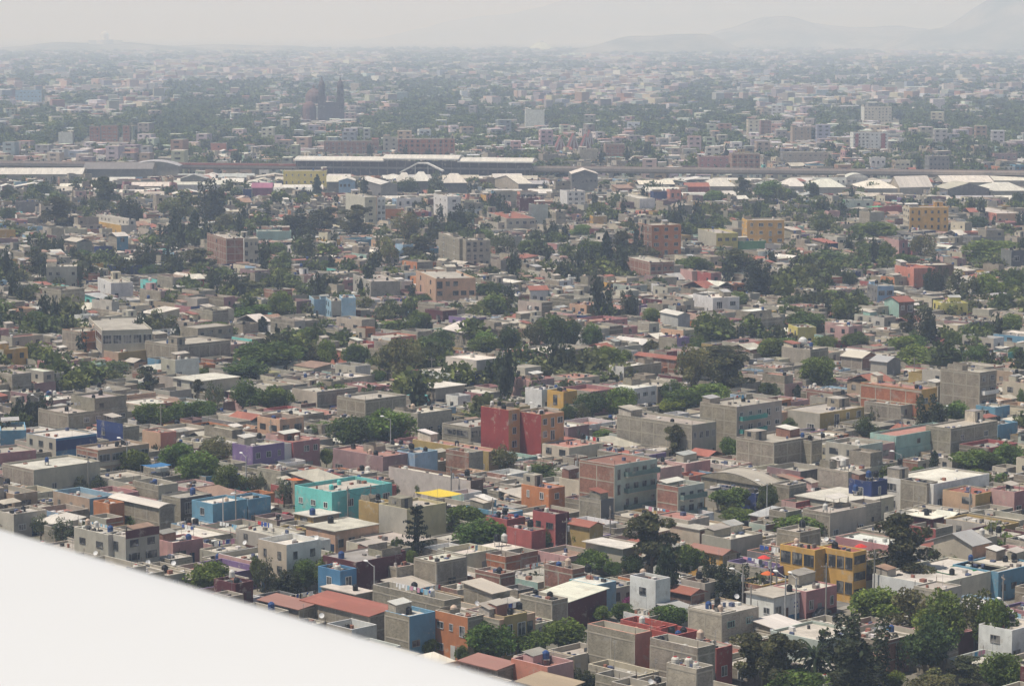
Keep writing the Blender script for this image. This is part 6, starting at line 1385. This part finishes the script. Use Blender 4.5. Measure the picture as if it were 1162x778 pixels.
while y < 12500:
    step = 10.5 + (y - 1600) * .0036; x = -.222 * y; 
    while x < .222 * y:
        X, Y = x + r.uniform(-.35, .35) * step, y + r.uniform(-.35, .35) * step * 1.4; px, py, D = proj(X, Y, 0)
        dv = (X - V0[0]) * vn[0] + (Y - V0[1]) * vn[1]
        if dv < 22: x += step * .9; continue
        if any(abs(X - h['x'] - h['b'] / 2) < h['b'] * .7 + 6 and abs(Y - h['y'] - h['a'] / 2) < h['a'] + 5 for h in HB[-70:] if h['D'] > 1600) or (abs(X + 131 * 0 - at(376, 137, 0)[0]) < 34 and abs(Y - at(376, 137, 0)[1] - 20) < 40): x += step * .9; continue
        if r.random() < tree_p(px, py, X, Y, D):
            W = r.uniform(.75, 1.35) * max(7.5, step * .9); H = r.uniform(.8, 1.3) * (7.5 + D * .0007); sc = FPX / D
            inc = any(a < px < b and c < py < d for (a, b, c, d, p) in CLP)
            if inc: H *= 1.1; W *= .85
            if blocked(px - W * sc / 2, px + W * sc / 2, py - H * sc, D): x += step * .9; continue
            if D < 3200: mf.put(r.choice(LOW), X, Y, .3, W, H, r.choice(LC[:3] if r.random() < .6 else LC), r.uniform(0, 6.28))
            else: mf.put(r.choice(LOWF), X, Y, 0, W, H, r.choice(LC[:3]), r.uniform(0, 6.28))
            nt2 += 1
        elif r.random() < .93:
            h = r.choices((3, 5.8, 8.5, 12, 16), (22, 48, 22, 6, 2))[0] + r.uniform(-.5, .5); sc = FPX / D
            if blocked(px - 5 * sc, px + 5 * sc, py - h * sc, D): h = 2.6
            b = step * r.uniform(.22, .46); a = step * r.uniform(.3, .6)
            if D > 2600 and r.random() < .012 and h > 3: b *= r.uniform(2, 3.6); h = r.uniform(6, 9); wc, rc = (.62, .6, .56), (.78, .77, .74)
            else: wc, rc = r.choice(FW), r.choice(FR)
            fbox(X, Y, a, b, vnoise(X, Y, 500, 9) * 1.2 + .3, h, tuple(q * r.uniform(.85, 1.1) for q in wc), tuple(q * r.uniform(.85, 1.1) for q in rc), D < 2900); nb += 1
        x += step * .9
    y += step * 1.45
print('far boxes', nb, 'far trees', nt2, 'quads', len(quads_v))
me = quads_mesh('far_city_houses', np.array(quads_v, 'f4'), np.array(quads_c, 'f4'), np.array(quads_m)); o = bpy.data.objects.new('far_city_houses', me); C.objects.link(o)
o['kind'] = 'stuff'; o['label'] = 'countless small buildings of the far city fading into haze'
o = mf.build('far_city_trees'); o['kind'] = 'stuff'; o['label'] = 'dark tree masses of the far city fading into haze'

# ------------------------------------------------------------------ ground, hills
def sheet(name, x0, x1, y0, y1, n, z, mat):
    v = []; f = []
    for j in range(n + 1):
        for i in range(n + 1): v.append((x0 + (x1 - x0) * i / n, y0 + (y1 - y0) * j / n, z))
    f = [(j * (n + 1) + i, j * (n + 1) + i + 1, (j + 1) * (n + 1) + i + 1, (j + 1) * (n + 1) + i) for j in range(n) for i in range(n)]
    o = make(name, np.array(v, 'f4'), f, [MI[mat]] * len(f), [(.3, .28, .25)] * len(f)); o['kind'] = 'structure'; return o
sheet('ground', -30000, 30000, -5000, 42000, 8, 0, 'ground')
def hill(name, x0, x1, y0, y1, prof, n=70):
    """prof(t): height of the ridge, t from 0 to 1 across; a rough ridge running across the view"""
    from mathutils import noise as mn
    v = []; m = n // 2
    for j in range(m + 1):
        for i in range(n + 1):
            t, s = i / n, j / m; X, Y = x0 + (x1 - x0) * t, y0 + (y1 - y0) * s
            e = math.sin(math.pi * s) ** .8; k = mn.fractal(Vector((X / 1400, Y / 900, 3)), 1, 2, 5) * .24
            v.append((X, Y, -3 + prof(t) * e * (1 + k) + (e * 26 * mn.noise(Vector((X / 260, Y / 260, 0))))))
    f = [(j * (n + 1) + i, j * (n + 1) + i + 1, (j + 1) * (n + 1) + i + 1, (j + 1) * (n + 1) + i) for j in range(m) for i in range(n)]
    o = make(name, np.array(v, 'f4'), f, [MI['hill']] * len(f), [(.1, .1, .08)] * len(f), None, True); o['kind'] = 'structure'
def interp(P):
    def g(t):
        for (a, p), (b, q) in zip(P, P[1:]):
            if t <= b: s = (t - a) / (b - a); s = s * s * (3 - 2 * s); return p + (q - p) * s
        return P[-1][1]
    return g
def X_(px, D): return (px - CX) / FPX * D
def hz(py, D): return CAMH + (HORIZON - py) * D / FPX
hill('hill', X_(1000, 11700), X_(1420, 11700), 11300, 13000, interp([(0, 5), (.18, hz(35, 12100)), (.4, hz(-2, 12100)), (.7, 330), (1, 120)]))
hill('hill', X_(740, 13600), X_(1100, 13600), 12600, 14600, interp([(0, 5), (.1, 30), (.24, hz(33, 13600)), (.38, hz(21, 13600)), (.58, hz(31, 13600)), (.85, hz(33, 13600)), (1, 5)]), 90)
hill('hill', X_(640, 10500), X_(860, 10500), 10000, 10900, interp([(0, 5), (.35, hz(41, 10500)), (.7, hz(42, 10500)), (1, 5)]), 40)
hill('mountain', X_(400, 23500), X_(1500, 23500), 21500, 26500, interp([(0, 5), (.14, hz(18, 24000)), (.28, hz(-6, 24000)), (.4, 520), (.6, 500), (.8, 560), (1, 520)]), 90)
hill('hill', DG[0] - 900, DG[0] + 1300, 11000, 12200, interp([(0, 3), (.4, 38), (.7, 24), (1, 3)]), 40)

# ------------------------------------------------------------------ the aircraft wing below the window
def wing():
    zt = CAMH - 1.2; A = at(0, 590, zt); B = at(590, 763, zt)
    A, B = Vector(A), Vector(B); d = (B - A).normalized(); n = Vector((-d.y, d.x, 0)); 
    if n.dot(Vector((0, 0, 0)) - Vector((A.x, A.y, 0))) < 0: n = -n      # toward the fuselage side
    P0 = A - d * 7; P1 = B + d * 1.6; S = 40; W = []
    prof = []
    for k in range(15):          # rounded edge, then the upper skin, then the lower skin
        t = k / 14; prof.append((t * t * 1.0, .0 + .06 * math.sin(min(1, t * 3) * math.pi / 2) ** .6))
    prof += [(1.9, .058), (2.3, .04), (2.35, 0), (1.9, -.05), (1, -.1), (.5, -.1), (.2, -.075), (.06, -.04)]
    v = []
    for i in range(S + 1):
        p = P0.lerp(P1, i / S)
        for (c, z) in prof: q = p + n * (c - .0) ; v.append((q.x, q.y, zt + z - .06))
    m = len(prof); f = [(i * m + k, i * m + (k + 1) % m, (i + 1) * m + (k + 1) % m, (i + 1) * m + k) for i in range(S) for k in range(m)]
    f += [tuple(range(m - 1, -1, -1)), tuple(S * m + k for k in range(m))]
    t = empty('aircraft_wing', tuple(P0)); o = make('wing_skin', np.array(v, 'f4') - np.array(tuple(P0), 'f4'), f, [MI['wing_paint']] * len(f), [(.8, .8, .8)] * len(f), t, True)
    import bmesh
    bm = bmesh.new(); bm.from_mesh(o.data); bmesh.ops.recalc_face_normals(bm, faces=bm.faces); bm.to_mesh(o.data); bm.free()
    thing(t, None, 'aircraft wing', None, None, 'smooth white aircraft wing crossing the lower left corner, out of focus')
wing()

# ------------------------------------------------------------------ labels: looks first, then the named neighbour
used = set(o['label'].lower() for o in C.objects if o.get('label'))
def clean(o):
    return o
MK = [(ref, x, y) for ref, x, y in MARKS if len(ref.split()) <= 5] 
def words(s): return len(s.replace('-', ' ').split())
for o, desc, (x, y, z) in ALL:
    px, py, D = proj(x, y, z); near = sorted(((mx - px) ** 2 + 3 * (my - py) ** 2, ref, mx, my) for ref, mx, my in MK)[:14]
    opts = []
    for i, (d2, ref, mx, my) in enumerate(near):
        if not o.name.startswith('house') and '_h' in o and o['_h'] and i == 0 and ref != o['_h']: opts.append('on the ' + o['_h'])
        if '_h' in o and o['_h'] and i == 0: opts.append('on the ' + o['_h'])
        dx, dy = px - mx, py - my; dist = math.sqrt(d2)
        if abs(dx) > abs(dy) * 1.2: a = ('just right of' if dx > 0 else 'just left of') if dist < 45 else ('some way right of' if dx > 0 else 'some way left of')
        else: a = ('in front of' if dy > 0 else 'behind') if dist < 45 else ('farther forward than' if dy > 0 else 'well behind')
        opts.append('%s the %s' % (a, ref))
        if i + 1 < len(near) and words(ref) + words(near[i + 1][1]) <= 7 and mx != near[i + 1][2] and (mx - px) * (near[i + 1][2] - px) < 0: opts.append('between the %s and the %s' % (ref, near[i + 1][1]))
        b = ('front' if dy > 0 else 'back') + (' right' if dx > 0 else ' left'); opts.append('%s of the %s' % (b, ref))
    for op in opts:
        t = desc + ' ' + op
        if words(t) > 16: continue
        if t.lower() not in used: break
    else:
        for op in opts:
            t = desc.split(' with ')[0] + ' ' + op
            if words(t) <= 16 and t.lower() not in used: break
    used.add(t.lower()); o['label'] = t
    if '_h' in o: del o['_h']
# every thing carries a label of at most sixteen words
for o in C.objects:
    if o.parent is None and o.get('label'):
        w = o['label'].split()
        while words(' '.join(w)) > 16: w.pop()
        o['label'] = ' '.join(w).rstrip(',')

# ------------------------------------------------------------------ haze, sky, sun, camera
hb = MB(); hb.box(-31000, 31000, -6000, 43000, -1.0, 800, 'plain', (1, 1, 1), bottom=True); hz_o = hb.build('haze'); hz_o['kind'] = 'stuff'; hz_o['label'] = 'pale city haze'
hm = bpy.data.materials.new('haze_air'); hm.use_nodes = True; nt = hm.node_tree; nt.nodes.clear()
out = nt.nodes.new('ShaderNodeOutputMaterial'); pv = nt.nodes.new('ShaderNodeVolumePrincipled'); nt.links.new(pv.outputs[0], out.inputs['Volume'])
pv.inputs['Color'].default_value = (.61, .755, 1.0, 1); pv.inputs['Absorption Color'].default_value = (1, 1, 1, 1); pv.inputs['Density'].default_value = HAZE; pv.inputs['Anisotropy'].default_value = 0.0
hz_o.data.materials.clear(); hz_o.data.materials.append(hm)
sc = bpy.context.scene
w = bpy.data.worlds.new('World'); sc.world = w; w.use_nodes = True; nt = w.node_tree; bg = nt.nodes['Background']
sky = nt.nodes.new('ShaderNodeTexSky'); sky.sky_type = 'NISHITA'; sky.sun_disc = False; sky.sun_elevation = math.radians(SUN_EL); sky.sun_rotation = math.radians(SUN_AZ)
sky.air_density = 1.2; sky.dust_density = 3.0; sky.ozone_density = 1.0; sky.altitude = 2200
nt.links.new(sky.outputs[0], bg.inputs[0]); bg.inputs[1].default_value = SKY
sl = bpy.data.lights.new('sun', 'SUN'); sl.energy = SUN; sl.angle = math.radians(.6); sl.color = (1, .945, .875); so = bpy.data.objects.new('sun', sl); C.objects.link(so)
az, el = math.radians(SUN_AZ), math.radians(SUN_EL); dv = Vector((math.sin(az) * math.cos(el), math.cos(az) * math.cos(el), math.sin(el)))
so.rotation_euler = dv.to_track_quat('Z', 'Y').to_euler(); so.location = (0, 0, 300)
cam = bpy.data.cameras.new('camera'); co = bpy.data.objects.new('camera', cam); C.objects.link(co); sc.camera = co
co.location = (0, 0, CAMH); co.rotation_euler = (math.pi / 2 - PITCH, 0, 0); cam.sensor_width = 36; cam.lens = 36 * FPX / 1162; cam.clip_start = .1; cam.clip_end = 120000
cam.dof.use_dof = True; cam.dof.focus_distance = 600; cam.dof.aperture_fstop = 6.5
sc.view_settings.view_transform = 'Standard'; sc.view_settings.look = 'None'; sc.view_settings.gamma = 1; sc.view_settings.exposure = EXPO
sc.render.engine = 'CYCLES'; cy = sc.cycles; cy.max_bounces = 6; cy.diffuse_bounces = 2; cy.glossy_bounces = 2; cy.transmission_bounces = 2; cy.volume_bounces = 4; cy.transparent_max_bounces = 8
cy.use_denoising = True; cy.sample_clamp_indirect = 6
try: cy.denoiser = 'OPENIMAGEDENOISE'
except Exception: pass
sc.render.use_persistent_data = False
